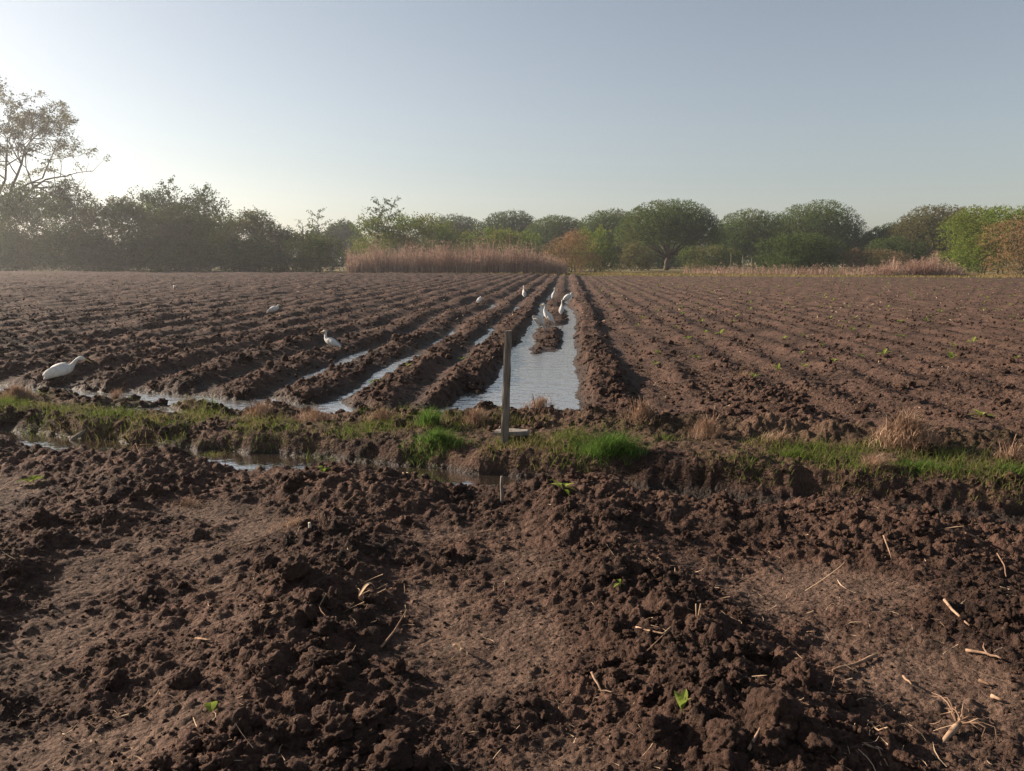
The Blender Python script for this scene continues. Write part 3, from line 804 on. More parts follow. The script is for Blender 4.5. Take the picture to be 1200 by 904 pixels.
for i, (X_, Y_) in enumerate(cand):
    if i < 7:
        o = obj('seedling', protos[i], label='small yellow-green seedling sprouting in the bare right field', category='seedling', group='seedlings dotted over the bare right field'); proto_objs.append(o)
    else:
        o = proto_objs[i % 7].copy(); COL.objects.link(o)
    k_ = g.uniform(.9, 1.6) * (1 + .012 * Y_)
    o.location = (X_, Y_, cz[i]); o.rotation_euler = (0, 0, g.uniform(0, 6.28)); o.scale = (k_,) * 3

# ------------------------------------------------------------------ egrets
M_WHITE = plain_material('white_feather', (.48, .465, .44), (.62, .61, .59), 22, .8, .004, (1, 3, 1))
M_BILL = plain_material('yellow_bill', (.45, .32, .10), (.55, .40, .14), 10, .5)
M_LEG = plain_material('dark_leg', (.04, .038, .03), (.08, .075, .05), 20, .6)
POSES = {   # (x, z, half width, half height) from tail tip to bill tip, heights for a bird 0.5 m tall
 'stoop':  [(-.270, .065, .012, .008), (-.240, .09, .038, .024), (-.185, .135, .064, .054), (-.10, .185, .082, .080), (-.01, .212, .082, .086), (.06, .222, .060, .068), (.10, .245, .036, .040), (.135, .285, .024, .026), (.165, .320, .019, .021), (.195, .345, .019, .020), (.225, .357, .022, .024), (.255, .355, .022, .023), (.278, .345, .014, .014), (.30, .334, .009, .009), (.34, .312, .006, .006), (.375, .292, .002, .002)],
 'watch':  [(-.24, .13, .012, .008), (-.20, .155, .036, .022), (-.14, .19, .056, .048), (-.06, .235, .074, .074), (.02, .262, .074, .078), (.08, .285, .056, .062), (.115, .325, .034, .040), (.122, .375, .023, .026), (.112, .42, .020, .022), (.112, .455, .022, .023), (.130, .478, .024, .024), (.158, .478, .021, .020), (.180, .470, .012, .012), (.215, .460, .007, .007), (.25, .448, .002, .002)],
 'tall':   [(-.20, .10, .012, .008), (-.175, .13, .034, .024), (-.125, .19, .054, .050), (-.065, .26, .070, .074), (0, .32, .068, .074), (.04, .37, .050, .055), (.06, .42, .030, .034), (.06, .47, .021, .023), (.052, .515, .019, .020), (.055, .55, .021, .022), (.075, .572, .023, .023), (.103, .572, .020, .019), (.125, .565, .012, .011), (.165, .556, .007, .007), (.205, .545, .002, .002)],
 'hunch':  [(-.24, .10, .012, .008), (-.205, .12, .036, .024), (-.15, .155, .060, .052), (-.07, .20, .084, .082), (.01, .225, .086, .088), (.07, .245, .068, .070), (.10, .275, .044, .046), (.112, .305, .032, .034), (.125, .328, .028, .028), (.152, .332, .025, .024), (.175, .325, .014, .013), (.21, .312, .008, .008), (.245, .298, .002, .002)],
 'feed':   [(-.22, .30, .012, .008), (-.19, .295, .036, .022), (-.13, .285, .058, .048), (-.05, .265, .078, .074), (.03, .235, .080, .080), (.09, .200, .060, .062), (.13, .160, .036, .038), (.16, .12, .024, .026), (.19, .085, .021, .022), (.215, .065, .023, .023), (.237, .048, .019, .019), (.252, .034, .011, .011), (.272, .012, .006, .006), (.288, -.008, .002, .002)]}
def egret_mesh(pose):
    S = POSES[pose]; mb = MB(); sd = 14; V = []
    # Catmull-Rom refinement of the spine
    A = np.array(S); fine = []
    for i in range(len(A) - 1):
        p0, p1, p2, p3 = A[max(i - 1, 0)], A[i], A[i + 1], A[min(i + 2, len(A) - 1)]
        for t in (0, .5): fine.append(.5 * (2 * p1 + (p2 - p0) * t + (2 * p0 - 5 * p1 + 4 * p2 - p3) * t * t + (3 * p1 - p0 - 3 * p2 + p3) * t ** 3))
    fine.append(A[-1]); A = np.array(fine); A[:, 2:] = np.maximum(A[:, 2:], .0015)
    n = len(A); nb = (len(S) - 4) * 2
    for i in range(n):
        t = A[min(i + 1, n - 1), :2] - A[max(i - 1, 0), :2]; t /= np.linalg.norm(t)
        nx, nz = -t[1], t[0]
        for j in range(sd):
            th = 2 * math.pi * j / sd
            c_, s_ = math.cos(th), math.sin(th)
            hh_ = A[i, 3] * (1.0 if s_ > 0 else 1.08)
            V.append((A[i, 0] + nx * s_ * hh_, c_ * A[i, 2], A[i, 1] + nz * s_ * hh_))
    F = [(i * sd + j, i * sd + (j + 1) % sd, (i + 1) * sd + (j + 1) % sd, (i + 1) * sd + j) for i in range(n - 1) for j in range(sd)]
    nbf = (nb + 1) * sd
    mb.add(V, F[:nbf], .5, 0)
    mb.add(V, F[nbf:], .5, 1)
    # folded wings: shallow shells over each flank
    bi = 4 if pose != 'feed' else 4
    bx, bz = S[3][0], S[3][1]
    ax = Vector((S[5][0] - S[0][0], 0, S[5][1] - S[0][1])).normalized(); uz = Vector((-ax.z, 0, ax.x))
    for sg in (-1, 1):
        V = []; nu, nv = 9, 8
        for i in range(nu):
            t = i / (nu - 1); l = -.20 + .29 * t
            wr = math.sin(math.pi * min(1, .06 + .9 * t)) ** .7
            for j in range(nv):
                q = -1 + 2 * j / (nv - 1)
                p = Vector((bx + .03, 0, bz + .012)) + ax * l + uz * (q * .052 * wr + .012)
                p.y = sg * (.030 + .060 * wr * math.sqrt(max(0, 1 - (q * .8) ** 2)))
                V.append(tuple(p))
        mb.add(V, [(i * nv + j, i * nv + j + 1, (i + 1) * nv + j + 1, (i + 1) * nv + j)[::sg] for i in range(nu - 1) for j in range(nv - 1)], .5, 0)
    # legs, with the backward-bending joint and toes
    hx, hz = S[4][0] - .02, S[4][1] - S[4][3] * .7
    for sg in (-1, 1):
        f = .02 * sg
        mb.tube([(hx, sg * .028, hz), (hx + .01 + f, sg * .028, hz * .62), (hx - .012 + f, sg * .026, hz * .42), (hx + .004 + f, sg * .028, .006)], [.016, .009, .0075, .006], 7, 2)
        for a in (-.5, 0, .5, 3.14):
            L = .055 if a < 3 else .03
            mb.tube([(hx + .004 + f, sg * .028, .008), (hx + .004 + f + math.cos(a) * L * .6, sg * .028 + math.sin(a) * L * .6, .006), (hx + .004 + f + math.cos(a) * L, sg * .028 + math.sin(a) * L, .001)], [.0045, .0035, .002], 5, 2)
    # eyes
    hd = S[-5]
    for sg in (-1, 1):
        V_, F_ = ICO[1]
        mb.add(V_ * .0045 + np.array([hd[0] + .012, sg * hd[2] * .92, hd[1] + .004]), F_, .5, 2)
    return mb.mesh('egret', [M_WHITE, M_BILL, M_LEG], True)
meshes = {p: egret_mesh(p) for p in POSES}
EG = 'white egrets feeding in the wet field'
def egret(label, px, py, pose, face, size, zref=0.0, sink=0.0):
    x, y_ = p2g(px, py, zref); z = zat(x, y_)
    if s_of(x, y_) > 1 and z < FIELD_WATER - .02: z = FIELD_WATER - .02
    o = obj('egret', meshes[pose], None, (x, y_, z - sink), label=label, category='egret', group=EG)
    o.rotation_euler = (0, 0, R(face)); o.scale = (size,) * 3
egret('stooping white egret with neck stretched forward at the muddy water edge, largest of all', 76, 447, 'stoop', 4, 1.0, .0, .02)
egret('white egret with raised neck facing away from the post on the left ridges', 388, 410, 'watch', 165, .80, .06, .06)
egret('hunched white egret far out on the dark left ridges', 322, 373, 'hunch', 15, .85, .06, .04)
egret('tiny distant white egret farthest back on the left ridges', 205, 342, 'feed', 120, .8, .06, .0)
egret('white egret standing in the narrow wet furrow left of the flooded bed', 562, 362, 'hunch', 70, .8, -.06)
egret('pale egret at the far end of the narrow wet furrow', 614, 351, 'tall', 100, .95, .0)
egret('tall white egret beside the low island, turning its bill to the left', 641, 383, 'tall', 172, .98, -.02)
egret('white egret bending over the near tip of the low island, closest to the post', 632, 394, 'feed', 55, 1.05, -.04)
egret('slim upright white egret between the low island and the right water strip', 658, 374, 'tall', 80, .78, -.03)
egret('white egret near the far head of the flooded bed, upright and thin', 649, 354, 'tall', 60, .85, .0)
egret('hunched white egret at the far end of the right water strip', 666, 353, 'hunch', 30, 1.15, .0)

# ------------------------------------------------------------------ trees and bushes
def spray_leaves(C, Dv, k, L, droop, ls, lw, seed, jit=.35):
    """C (n,3) starts, Dv (n,3) directions; k leaves along each spray"""
    g = np.random.default_rng(seed); n = len(C)
    t = (np.arange(k) + .5) / k
    LL = L * g.uniform(.5, 1.2, n)
    P = C[:, None] + Dv[:, None] * (LL[:, None] * t)[..., None]
    P[..., 2] -= droop * LL[:, None] * t ** 2
    P += g.normal(0, 1, P.shape) * (ls * jit)
    P = P.reshape(-1, 3); m = len(P)
    a = g.normal(0, 1, (m, 3)) + np.repeat(Dv, k, 0) * .8; a /= np.linalg.norm(a, axis=1)[:, None]
    b = np.cross(a, g.normal(0, 1, (m, 3))); b /= np.linalg.norm(b, axis=1)[:, None] + 1e-9
    sa = (ls * g.uniform(.6, 1.25, m) * .5)[:, None]; sb = (lw * g.uniform(.6, 1.25, m) * .5)[:, None]
    V = np.stack([P - a * sa, P + b * sb, P + a * sa, P - b * sb], 1).reshape(-1, 3)
    F = np.arange(m * 4).reshape(-1, 4)
    rr = np.clip(np.repeat(g.random(n), k) * .6 + g.random(m) * .4, 0, 1)
    return V, F, np.repeat(rr, 4)

def lobed(lobes, n_total, k, L, droop, ls, lw, seed, upb=.25, inner=.45):
    g = np.random.default_rng(seed)
    vol = np.array([l[3] * l[4] + l[3] * l[5] for l in lobes]); cnt = np.maximum(4, (n_total / k * vol / vol.sum()).astype(int))
    Cs, Ds = [], []
    for l, n in zip(lobes, cnt):
        c = np.array(l[:3]); r = np.array(l[3:6])
        # sub-clumps: directions gather round a few seeds
        sd = g.normal(0, 1, (9, 3)); sd[:, 2] += .35; sd /= np.linalg.norm(sd, axis=1)[:, None]
        d = sd[g.integers(0, 9, n)] + g.normal(0, .38, (n, 3)); d /= np.linalg.norm(d, axis=1)[:, None]
        rad = inner + (1 - inner) * g.random(n) ** .6
        Cs.append(c + d * r * rad[:, None])
        dv = d * .7 + g.normal(0, .45, (n, 3)); dv[:, 2] += upb; dv /= np.linalg.norm(dv, axis=1)[:, None]
        Ds.append(dv)
    C = np.concatenate(Cs); Dv = np.concatenate(Ds)
    return spray_leaves(C, Dv, k, L, droop, ls, lw, seed + 1)

def limbs(mb, base, lobes, r0, fork, seed, extra=2):
    g = random.Random(seed)
    b = Vector(base); f = Vector(fork)
    pts = [b + Vector((0, 0, -.3)), b.lerp(f, .35) + Vector((g.gauss(0, .12) * r0 * 3, g.gauss(0, .1) * r0 * 3, 0)), b.lerp(f, .7) + Vector((g.gauss(0, .12) * r0 * 3, 0, 0)), f]
    mb.tube(pts, [r0 * 1.25, r0, r0 * .9, r0 * .8], 9)
    for l in lobes:
        c = Vector(l[:3])
        m = f.lerp(c, .5) + Vector((g.gauss(0, .1), g.gauss(0, .1), -.08)) * (c - f).length * .6
        mb.tube([f, f.lerp(m, .5) + Vector((0, 0, -.05)), m, c], [r0 * .5, r0 * .4, r0 * .28, r0 * .12], 6)
        for _ in range(extra):
            e = c + Vector((g.gauss(0, .55) * l[3], g.gauss(0, .55) * l[4], g.uniform(-.2, .8) * l[5]))
            mb.tube([m.lerp(c, g.random()), m.lerp(e, .6), e], [r0 * .14, r0 * .08, r0 * .03], 5)

LEAF = {
 'acacia': leaf_material('acacia_leaf', (.045, .076, .020), (.105, .152, .040), (.10, .11, .034), .35, .25),
 'olive':  leaf_material('olive_leaf', (.070, .075, .028), (.14, .13, .048), (.10, .085, .038), .38, .25),
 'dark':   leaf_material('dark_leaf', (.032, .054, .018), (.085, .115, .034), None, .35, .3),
 'green':  leaf_material('green_leaf', (.060, .10, .018), (.18, .235, .040), (.13, .13, .035), .42, .3),
 'bright': leaf_material('bright_leaf', (.075, .12, .022), (.21, .26, .05), (.14, .15, .035), .42, .3),
 'rust':   leaf_material('rust_leaf', (.17, .10, .05), (.38, .24, .13), (.15, .12, .045), .35, .45),
 'brown':  leaf_material('brown_scrub', (.10, .075, .042), (.22, .155, .09), (.085, .08, .035), .35, .4),
 'mixed':  leaf_material('mixed_leaf', (.045, .072, .020), (.13, .165, .042), (.15, .13, .05), .4, .22)}

def plant(name, label, cat, x0, x1, yt, yb, Y, mat, kind='dome', seed=1, ls=.32, lw=.17, cover=2.4, depth=.8, group=None, trunk_r=None, droop=.3, nl=13, bare=.0, base_px=None, base_py=None):
    """crown spans photo columns x0..x1, rows yt..yb, at depth Y"""
    g = random.Random(seed)
    cx = (x0 + x1) / 2
    L_, _, zt = p2d(x0, yt, Y); Rr, _, _ = p2d(x1, yt, Y); xc, _, zb = p2d(cx, yb, Y)
    zg = zat(xc, Y, .3)
    bx = p2d(base_px, yb, Y)[0] if base_px else xc
    zb = max(zb, zg + .05) if kind != 'dome' else max(zb, zg + .05)
    a = (Rr - L_) / 2; H = zt - zb; b = a * depth; xm = (L_ + Rr) / 2 - bx
    root = thing(name, label, cat, (bx, Y, zg), 0, group)
    lobes = []
    zo = zb - zg
    if kind == 'dome':
        nd = 46
        ph1, ph2 = g.uniform(0, 6), g.uniform(0, 6)
        for i in range(nd):
            zf = 1 - (i + .5) / nd * .94; th = i * 2.39996 + g.gauss(0, .15)
            rr = math.sqrt(max(0, 1 - zf * zf)) ** .9
            k_ = .83 * (1 + .07 * math.sin(3 * th + ph1) + .05 * math.sin(5 * zf + ph2) + g.gauss(0, .03))
            lobes.append((xm + a * rr * k_ * math.cos(th), b * rr * k_ * math.sin(th), zo + H * (.04 + .80 * zf * (1 + .04 * math.sin(4 * th + ph2))), a * .25, b * .25, H * (.17 + g.uniform(-.02, .03))))
    elif kind == 'bush':
        for i in range(nl):
            rho = math.sqrt((i + .5) / nl) * .68; th = i * 2.4 + g.gauss(0, .4)
            q = math.sqrt(max(0, 1 - rho ** 2)); hz = g.uniform(.2, .74) if i % 2 else .74 * q
            lobes.append((xm + a * rho * math.cos(th), b * rho * math.sin(th), zo + H * hz * g.uniform(.9, 1.0), a * (.36 + g.uniform(-.08, .06)), b * .36, H * (.27 + g.uniform(-.05, .05))))
    if kind == 'bush':
        for i in range(11):
            th = i * 6.283 / 11 + g.random() * .4; rho = g.uniform(.35, .76)
            lobes.append((xm + a * rho * math.cos(th), b * rho * math.sin(th), zo + H * g.uniform(.10, .24), a * .32, b * .32, H * .20))
    n = int(cover * (math.pi * a * H / 2) * 2.2 / (ls * lw * .5))
    n = min(n, 72000)
    if kind == 'dome':
        gg = np.random.default_rng(seed); ns = n // 6
        d_ = gg.normal(0, 1, (ns * 3, 3)); d_ /= np.linalg.norm(d_, axis=1)[:, None]; d_ = d_[d_[:, 2] > (-.02 if base_px else -.12)]
        nz1 = fbm(d_[:, 0] * 2.2 + seed, d_[:, 1] * 2.2 + d_[:, 2] * 1.3, 3, seed); nz2 = fbm(d_[:, 0] * 5 + d_[:, 2] * 3, d_[:, 1] * 5 + seed, 3, seed + 5)
        d_ = d_[:]; ok = gg.random(len(d_)) < .55 + 1.1 * nz2
        d_, nz1 = d_[ok][:ns], nz1[ok][:ns]
        rad = (1 + .07 * nz1) * (1 - .62 * gg.random(len(d_)) ** 1.5)
        zz = np.where(d_[:, 2] > 0, np.abs(d_[:, 2]) ** .85, d_[:, 2])
        C = np.stack([xm + a * d_[:, 0] * rad, b * d_[:, 1] * rad, zo + H * (.10 + .88 * zz * rad)], 1)
        Dv = d_ * .5 + gg.normal(0, .5, d_.shape); Dv[:, 2] += .1; Dv /= np.linalg.norm(Dv, axis=1)[:, None]
        V, F, r_ = spray_leaves(C, Dv, 6, .05 * H, droop, ls, lw, seed + 1)
        dc = gg.normal(0, 1, (1500, 3)); dc /= np.linalg.norm(dc, axis=1)[:, None]; dc[:, 2] = np.abs(dc[:, 2])
        rc = .86 * gg.random(1500) ** .45
        Cc = np.stack([xm + a * dc[:, 0] * rc, b * dc[:, 1] * rc, zo + H * (.20 + .76 * dc[:, 2] ** .85 * rc)], 1)
        V2, F2, r2 = spray_leaves(Cc, dc, 5, .05 * H, droop, ls * 2.1, lw * 2.2, seed + 2)
        F = np.concatenate([F, F2 + len(V)]); V = np.concatenate([V, V2]); r_ = np.concatenate([r_, r2 * .6])
    else:
        V, F, r_ = lobed(lobes, n, 6, (.07 * H if kind == 'dome' else .55 * ls * 6 * .45 + .07 * H), droop, ls, lw, seed)
    if bare:
        pass
    obj('crown', mesh_np('crown', V, [F], [LEAF[mat]], False, {'rnd': r_}), root)
    mb = MB(); tr = trunk_r or max(.10, H * .022)
    if kind == 'dome':
        limbs(mb, (0, 0, 0), lobes[1::3], tr, (g.gauss(0, .3) + (.35 if base_px else 0), 0, zo * .62 if base_px else max(1.6, zo + H * .16)), seed)
    else:
        for i in range(5):
            l = lobes[g.randrange(len(lobes))]; c = Vector(l[:3])
            s0 = Vector((xm + g.gauss(0, .12) * a, g.gauss(0, .12) * b, -.2))
            mb.tube([s0, s0.lerp(c, .5) + Vector((g.gauss(0, .1), 0, .1)), c], [tr * .6, tr * .42, tr * .15], 6)
    obj('trunk', mb.mesh('trunk', [M_BARK], True), root)
    return root, xm, a, b, zo, H

AC = 'domed acacias behind the field'
plant('acacia_tree', 'broad dome-crowned acacia with one dark visible trunk, standing free in the middle distance', 'tree', 719, 852, 233, 293, 128, 'acacia', 'dome', 3, .21, .11, 4.6, .8, AC, .42, base_px=781)
plant('acacia_tree', 'grey-green acacia dome rising highest behind the dark rounded bush', 'tree', 898, 1022, 234, 308, 150, 'acacia', 'dome', 5, .25, .125, 4.2, .8, AC)
plant('acacia_tree', 'olive acacia dome between the free-standing acacia and the highest dome', 'tree', 826, 940, 245, 308, 155, 'acacia', 'dome', 7, .25, .125, 4.2, .8, AC)
plant('acacia_tree', 'hazy acacia dome behind the green mound, peaked at its top', 'tree', 550, 646, 246, 309, 175, 'dark', 'dome', 9, .28, .14, 4.2, .8, AC)
plant('acacia_tree', 'low wide acacia dome above the orange bush', 'tree', 606, 700, 251, 309, 165, 'acacia', 'dome', 11, .26, .13, 4.2, .8, AC)
plant('acacia_tree', 'slanting acacia dome just left of the free-standing acacia', 'tree', 668, 766, 244, 309, 160, 'acacia', 'dome', 13, .26, .13, 4.2, .8, AC)
plant('acacia_tree', 'small hazy acacia dome far behind the spindly saplings', 'tree', 372, 430, 257, 308, 185, 'dark', 'dome', 15, .5, .26, 2.2, .8, AC)
plant('acacia_tree', 'dark low acacia dome at the foot of the sky gap on the right', 'tree', 1004, 1096, 261, 310, 150, 'dark', 'dome', 17, .25, .125, 4.2, .8, AC)
plant('acacia_tree', 'olive acacia dome with two humps behind the bright green tree', 'tree', 1040, 1166, 239, 308, 140, 'olive', 'dome', 19, .25, .125, 4.2, .8, AC)
plant('acacia_tree', 'narrow hazy acacia between the green mound and the peaked dome', 'tree', 486, 580, 251, 309, 180, 'dark', 'dome', 20, .28, .14, 4.2, .8, AC)
SH = 'shrubs along the far field edge'
plant('green_shrub', 'wide bright green mound of shrub rising behind the dry reeds', 'shrub', 398, 545, 248, 312, 112, 'green', 'bush', 21, .32, .15, 2.2, .7, SH, nl=17)
plant('green_shrub', 'lower dark green mound behind the right end of the dry reeds', 'shrub', 510, 648, 266, 312, 116, 'green', 'bush', 23, .32, .15, 2.2, .7, SH, nl=17)
plant('rust_bush', 'rust-orange withered bush at the end of the dry reeds', 'bush', 634, 706, 270, 316, 103, 'rust', 'bush', 25, .20, .09, 1.5, .8, SH, nl=11)
plant('green_shrub', 'fresh green bush leaning over the rust-orange bush', 'shrub', 664, 732, 266, 316, 108, 'bright', 'bush', 27, .26, .12, 1.9, .8, SH, nl=12)
plant('olive_shrub', 'small olive shrub beside the trunk of the free-standing acacia', 'shrub', 716, 770, 282, 318, 118, 'olive', 'bush', 29, .26, .12, 1.6, .8, SH, nl=10)
plant('dark_bush', 'dark green rounded bush in front of the highest acacia dome', 'bush', 872, 1000, 273, 320, 100, 'dark', 'bush', 31, .28, .13, 2.6, .7, SH, nl=17)
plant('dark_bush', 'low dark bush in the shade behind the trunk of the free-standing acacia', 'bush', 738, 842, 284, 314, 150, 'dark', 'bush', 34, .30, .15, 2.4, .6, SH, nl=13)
plant('brown_scrub', 'low brown scrub under the free-standing acacia', 'scrub', 786, 880, 288, 318, 118, 'mixed', 'bush', 33, .26, .12, 1.6, .7, SH, nl=13)
plant('brown_scrub', 'pale brown dry scrub right of the dark rounded bush', 'scrub', 985, 1070, 292, 322, 95, 'brown', 'bush', 35, .20, .07, 1.5, .7, SH, nl=13)
plant('thorn_tree', 'bright green feathery tree at the right picture edge', 'tree', 1098, 1235, 236, 318, 88, 'bright', 'bush', 39, .26, .10, 2.4, .8, SH, nl=20, droop=.8)
plant('thorn_tree', 'withered rust-brown tree in front of the bright green tree', 'tree', 1150, 1270, 246, 320, 82, 'rust', 'bush', 41, .20, .07, .75, .7, SH, nl=15, droop=.5)
plant('dark_bush', 'dark scrubby bush below the two-humped olive dome', 'bush', 1010, 1090, 276, 316, 120, 'dark', 'bush', 43, .28, .13, 2, .7, SH, nl=12)
LM = 'thicket along the left field edge'
plant('thicket_tree', 'yellow-green leafy tree at the left picture edge', 'tree', -70, 78, 216, 316, 112, 'green', 'bush', 51, .32, .15, 2.4, .7, LM, nl=18)
plant('thicket_tree', 'flat-topped dark tree behind the yellow-green leafy tree', 'tree', 40, 112, 210, 300, 124, 'dark', 'bush', 53, .34, .16, 2.2, .7, LM, nl=14)
plant('thicket_tree', 'brown-tinged rounded tree in the middle of the left thicket', 'tree', 76, 196, 228, 316, 110, 'mixed', 'bush', 55, .32, .15, 2.5, .7, LM, nl=18)
plant('thicket_tree', 'tall dark tree with leafy spikes at the top of the thicket', 'tree', 140, 226, 219, 306, 122, 'dark', 'bush', 57, .36, .18, 2.1, .7, LM, nl=16)
plant('thicket_tree', 'dark tufted tree right beside the spiky one', 'tree', 206, 272, 222, 306, 120, 'dark', 'bush', 59, .36, .18, 2.0, .7, LM, nl=13)
plant('thicket_tree', 'drooping dark green tree sloping down at the right end of the thicket', 'tree', 236, 346, 246, 317, 112, 'mixed', 'bush', 61, .30, .14, 2.6, .7, LM, nl=17, droop=.7)
plant('thicket_tree', 'olive bushy tree in front of the spiky tree', 'tree', 156, 262, 238, 318, 108, 'mixed', 'bush', 63, .30, .14, 2.5, .7, LM, nl=17, droop=.6)
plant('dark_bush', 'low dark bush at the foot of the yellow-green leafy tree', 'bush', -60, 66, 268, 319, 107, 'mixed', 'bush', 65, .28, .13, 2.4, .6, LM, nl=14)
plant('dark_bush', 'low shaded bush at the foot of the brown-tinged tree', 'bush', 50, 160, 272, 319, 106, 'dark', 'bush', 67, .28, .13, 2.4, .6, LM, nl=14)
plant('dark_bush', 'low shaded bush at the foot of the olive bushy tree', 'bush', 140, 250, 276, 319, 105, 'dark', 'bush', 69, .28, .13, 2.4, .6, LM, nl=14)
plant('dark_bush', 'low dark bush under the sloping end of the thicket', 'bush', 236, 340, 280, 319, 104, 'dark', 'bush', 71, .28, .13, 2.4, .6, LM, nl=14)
plant('green_shrub', 'small grey-green shrub tucked against the sloping end of the thicket', 'shrub', 308, 372, 267, 318, 109, 'mixed', 'bush', 74, .26, .12, 2.4, .7, LM, nl=11)
plant('green_shrub', 'grey-green shrub in the gap between thicket and reeds', 'shrub', 326, 412, 272, 318, 106, 'mixed', 'bush', 73, .26, .12, 2.0, .7, LM, nl=13)

# far wood closing the view between the trunks
g = np.random.default_rng(91); lob = []
for i in range(70):
    x_ = -190 + 380 * i / 69 + g.normal(0, 2); lob.append((x_, 205 + g.uniform(-8, 8) - .1 * x_, 3.0 + g.uniform(-.6, .8), 5.0, 4.0, 4.6 + g.uniform(-.9, 1.6)))
V, F, r_ = lobed(lob, 70000, 5, 2.0, .3, 1.1, .62, 92, inner=.2)
obj('far_wood', mesh_np('far_wood', V, [F], [LEAF['dark']], False, {'rnd': r_}), kind='stuff')

# slim saplings that stick out above the shrubs
def sapling(label, px, yt, yb, Y, mat, seed, spread, ls=.28, n=14, lean=0):
    g = random.Random(seed); x, _, zt = p2d(px, yt, Y); zb = p2d(px, yb, Y)[2]; zg = zat(x, Y, .3); H = zt - zg
    root = thing('sapling', label, 'sapling', (x - lean, Y, zg), 0, 'saplings above the shrubs'); mb = MB(); C = []; Dv = []
    stem = [Vector((lean * t * t, 0, H * t - .1)) for t in (0, .35, .7, 1)]
    mb.tube(stem, [.10, .08, .05, .02], 6)
    for i in range(n):
        t = .45 + .55 * i / n; a = i * 2.4; b = Vector((lean * t * t, 0, H * t)); L = spread * (1.15 - t) * g.uniform(.8, 1.8) + .3
        e = b + Vector((math.cos(a) * L, math.sin(a) * L, L * g.uniform(.3, .9)))
        mb.tube([b, b.lerp(e, .5) + Vector((0, 0, .05)), e], [.03, .02, .01], 4)
        for k_ in range(5):
            C.append(b.lerp(e, .3 + .17 * k_)); Dv.append((e - b).normalized() + Vector((g.gauss(0, .5), g.gauss(0, .5), .2)))
    V, F, r_ = spray_leaves(np.array([tuple(c) for c in C]), np.array([tuple(d_.normalized()) for d_ in Dv]), 6, .75, .2, ls, ls * .45, seed)
    obj('crown', mesh_np('crown', V, [F], [LEAF[mat]], False, {'rnd': r_}), root); obj('trunk', mb.mesh('trunk', [M_BARK], True), root)
sapling('spindly dark sapling rising from the gap left of the green mound', 372, 249, 310, 107, 'dark', 81, 2.0)
sapling('thinner shorter sapling beside the spindly dark one', 354, 260, 310, 106, 'dark', 82, 1.2, .22, 10)
sapling('leafy sapling with a forked top above the green mound', 446, 238, 310, 110, 'dark', 83, 3.2, .34, 18, .8)
sapling('sapling with a bent crown reaching over the green mound', 462, 236, 310, 111, 'dark', 84, 2.6, .34, 14, 2.2)
sapling('pointed sapling forming the spike of the left thicket', 197, 212, 310, 118, 'dark', 85, 3.0, .40, 20)
sapling('bushy-topped sapling at the shoulder of the left thicket', 238, 222, 310, 117, 'dark', 86, 3.6, .40, 20)

# tall sparse tree on the left with its bare twigs showing
def sparse_tree():
    Y = 118; x, _, zt = p2d(2, 97, Y); zg = zat(x, Y, .3); g = random.Random(9)
    root = thing('sparse_tree', 'tall sparse tree with bare twigs showing, towering over the left thicket', 'tree', (x - 3.5, Y, zg)); mb = MB(); tips = []
    H = zt - zg
    def branch(p, d, L, r, lev):
        q = [p]; dd = Vector(d)
        for i in range(4):
            dd = (dd + Vector((g.gauss(0, .13), g.gauss(0, .13), g.gauss(0, .08) - (.03 if lev > 2 else -.02)))).normalized(); q.append(q[-1] + dd * L / 4)
        mb.tube(q, [r, r * .85, r * .7, r * .6, r * .45], 7 if lev < 2 else 4, cap=False)
        if lev >= 4:
            tips.append((q[-1], dd)); tips.append((q[2], dd)); return
        nb_ = (4, 4, 4, 3)[lev]
        for i in range(nb_):
            k_ = (4, 3, 3, 2)[i % 4]
            az_ = g.uniform(0, 6.28); sp_ = g.uniform(.45, .95)
            o = dd.orthogonal(); o.rotate(Matrix.Rotation(az_, 3, dd)); nd = (dd * math.cos(sp_) + o * math.sin(sp_)); nd.z += .08
            branch(q[k_], nd.normalized(), L * g.uniform(.58, .8), r * .55, lev + 1)
    branch(Vector((0, 0, -.3)), (.12, 0, 1), H * .42, .45, 0)
    for sg in (-.3, .9, 2.6, 4.2): branch(Vector((.5, 0, H * .38)), Vector((math.cos(sg) * 1.1, math.sin(sg), .55)).normalized(), H * .30, .22, 1)
    tips2 = [(p, d_) for p, d_ in tips if p.z > H * .55]
    C = []; Dv = []
    for p, d_ in tips2:
        if g.random() < .5 + .5 * min(1, max(0, (p.z / H - .58) / .2)):
            for _ in range(5):
                C.append(tuple(p + Vector((g.gauss(0, .25), g.gauss(0, .25), g.gauss(0, .2))))); v = d_ + Vector((g.gauss(0, .5), g.gauss(0, .5), .1)); Dv.append(tuple(v.normalized()))
    V, F, r_ = spray_leaves(np.array(C), np.array(Dv), 8, 1.1, .35, .40, .18, 10)
    lb = [(tp[0].x, tp[0].y, tp[0].z, 1.2, 1.2, .7) for tp in tips2 if tp[0].z > H * .66 or g.random() < .3]
    Vb, Fb, rb = lobed(lb, 22000, 6, .9, .3, .22, .10, 12, inner=.1)
    F = np.concatenate([F, Fb + len(V)]); V = np.concatenate([V, Vb]); r_ = np.concatenate([r_, rb])
    obj('crown', mesh_np('crown', V, [F], [LEAF['olive']], False, {'rnd': r_}), root)
    obj('trunk', mb.mesh('trunk', [M_BARK], True), root)
    print('sparse tree', H, len(tips), len(C))
sparse_tree()

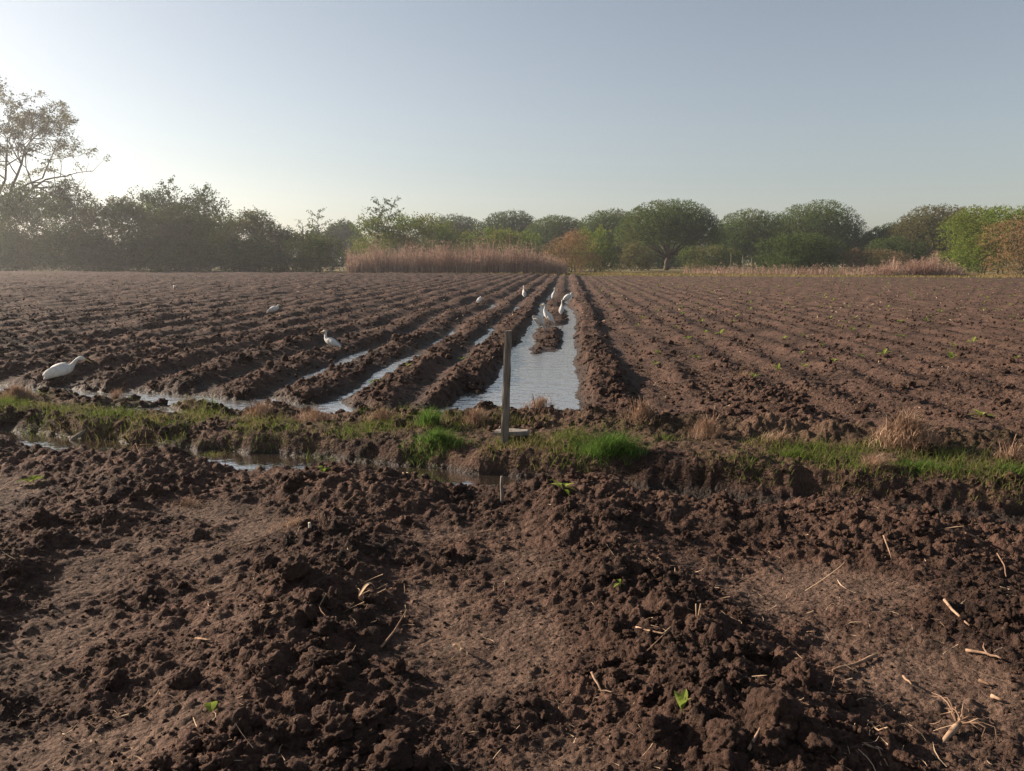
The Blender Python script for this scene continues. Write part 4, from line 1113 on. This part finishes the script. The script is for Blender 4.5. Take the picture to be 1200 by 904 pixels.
# stand of dry reeds
g = np.random.default_rng(31); N = 5200
pxs = 402 + (662 - 402) * g.random(N); Yr = g.uniform(85.5, 91, N)
xr = np.array([(p - 600) / FPX for p in pxs]) * (Yr * CP + CAM_H * SP) 
Yr = Yr - .24 * xr * .55
zr = terrain(xr, Yr, np.full(N, .3))[0]
hr = 3.5 * (.95 + .12 * perlin(pxs * .035, pxs * .01, 405)) * (1 - .50 * sst(605, 665, pxs)) * (.6 + .4 * sst(398, 425, pxs + 10 * g.normal(0, 1, N))) * g.uniform(.35, 1.05, N) * (1 + .45 * fbm(xr * .45, Yr * .4, 3, 401) + .5 * perlin(xr * 1.6, Yr * 1.2, 403)) * (1 + .35 * (g.random(N) > .93))
V1, F1, r1 = blades(np.stack([xr, Yr, zr - .05], 1), hr, np.full(N, .09), .30, 32, 4)
nl_ = 9000; pick = g.integers(0, N, nl_); hh_ = g.uniform(.15, .95, nl_)
P = np.stack([xr[pick], Yr[pick], zr[pick] + hr[pick] * hh_], 1)
d_ = g.normal(0, 1, (nl_, 3)); d_[:, 2] = np.abs(d_[:, 2]) * .7; d_ /= np.linalg.norm(d_, axis=1)[:, None]
V2, F2, r2 = spray_leaves(P, d_, 2, .55, .7, .38, .07, 33, .15)
obj('dry_reeds', mesh_np('dry_reeds', np.concatenate([V1, V2]), [np.concatenate([F1, F2 + len(V1)])], [M_REED], False, {'rnd': np.concatenate([r1, r2])}), kind='stuff')

# dry weeds standing along the right field edge
g = np.random.default_rng(36); N = 2600
pxs = np.concatenate([g.normal(1078, 30, 1500), g.uniform(800, 1130, N - 1500)])
hr = np.concatenate([np.clip(2.0 - ((pxs[:1500] - 1078) / 50) ** 2 + 1.2 * perlin(pxs[:1500] * .09, pxs[:1500] * .01, 39), .4, 2.8) * g.uniform(.3, 1.1, 1500), g.uniform(.3, 1.3, N - 1500)])
xr = (pxs - 600) / FPX * 90; Yr = g.uniform(89, 94, N) - .24 * xr + 2 * (pxs < 900)
xr = (pxs - 600) / FPX * (Yr * CP + CAM_H * SP); zr = terrain(xr, Yr, np.full(N, .3))[0]
V1, F1, r1 = blades(np.stack([xr, Yr, zr - .05], 1), hr, np.full(N, .08), .35, 37, 4)
pick = g.integers(0, N, 5000); hh_ = g.uniform(.2, 1, 5000)
d_ = g.normal(0, 1, (5000, 3)); d_ /= np.linalg.norm(d_, axis=1)[:, None]
V2, F2, r2 = spray_leaves(np.stack([xr[pick], Yr[pick], zr[pick] + hr[pick] * hh_], 1), d_, 2, .4, .4, .26, .06, 38, .2)
obj('dry_weeds', mesh_np('dry_weeds', np.concatenate([V1, V2]), [np.concatenate([F1, F2 + len(V1)])], [M_REED], False, {'rnd': np.concatenate([r1, r2])}), kind='stuff')

# thin fence stakes far off
for px, yt, lab in ((843, 297, 'thin pale fence stake nearest the free-standing acacia'), (856, 300, 'middle one of three thin pale fence stakes in the scrub'), (866, 302, 'thin pale fence stake beside the dark rounded bush, shortest of three')):
    Y = 112; x, _, zt = p2d(px, yt, Y); zg = zat(x, Y, .3); mb = MB(); H = zt - zg
    mb.tube([(0, 0, -.2), (.03, 0, H * .5), (.0, .02, H)], [.04, .035, .03], 6)
    obj('fence_stake', mb.mesh('fence_stake', [M_STONE], True), None, (x, Y - 6, zg), label=lab, category='fence stake', group='fence stakes at the field edge')
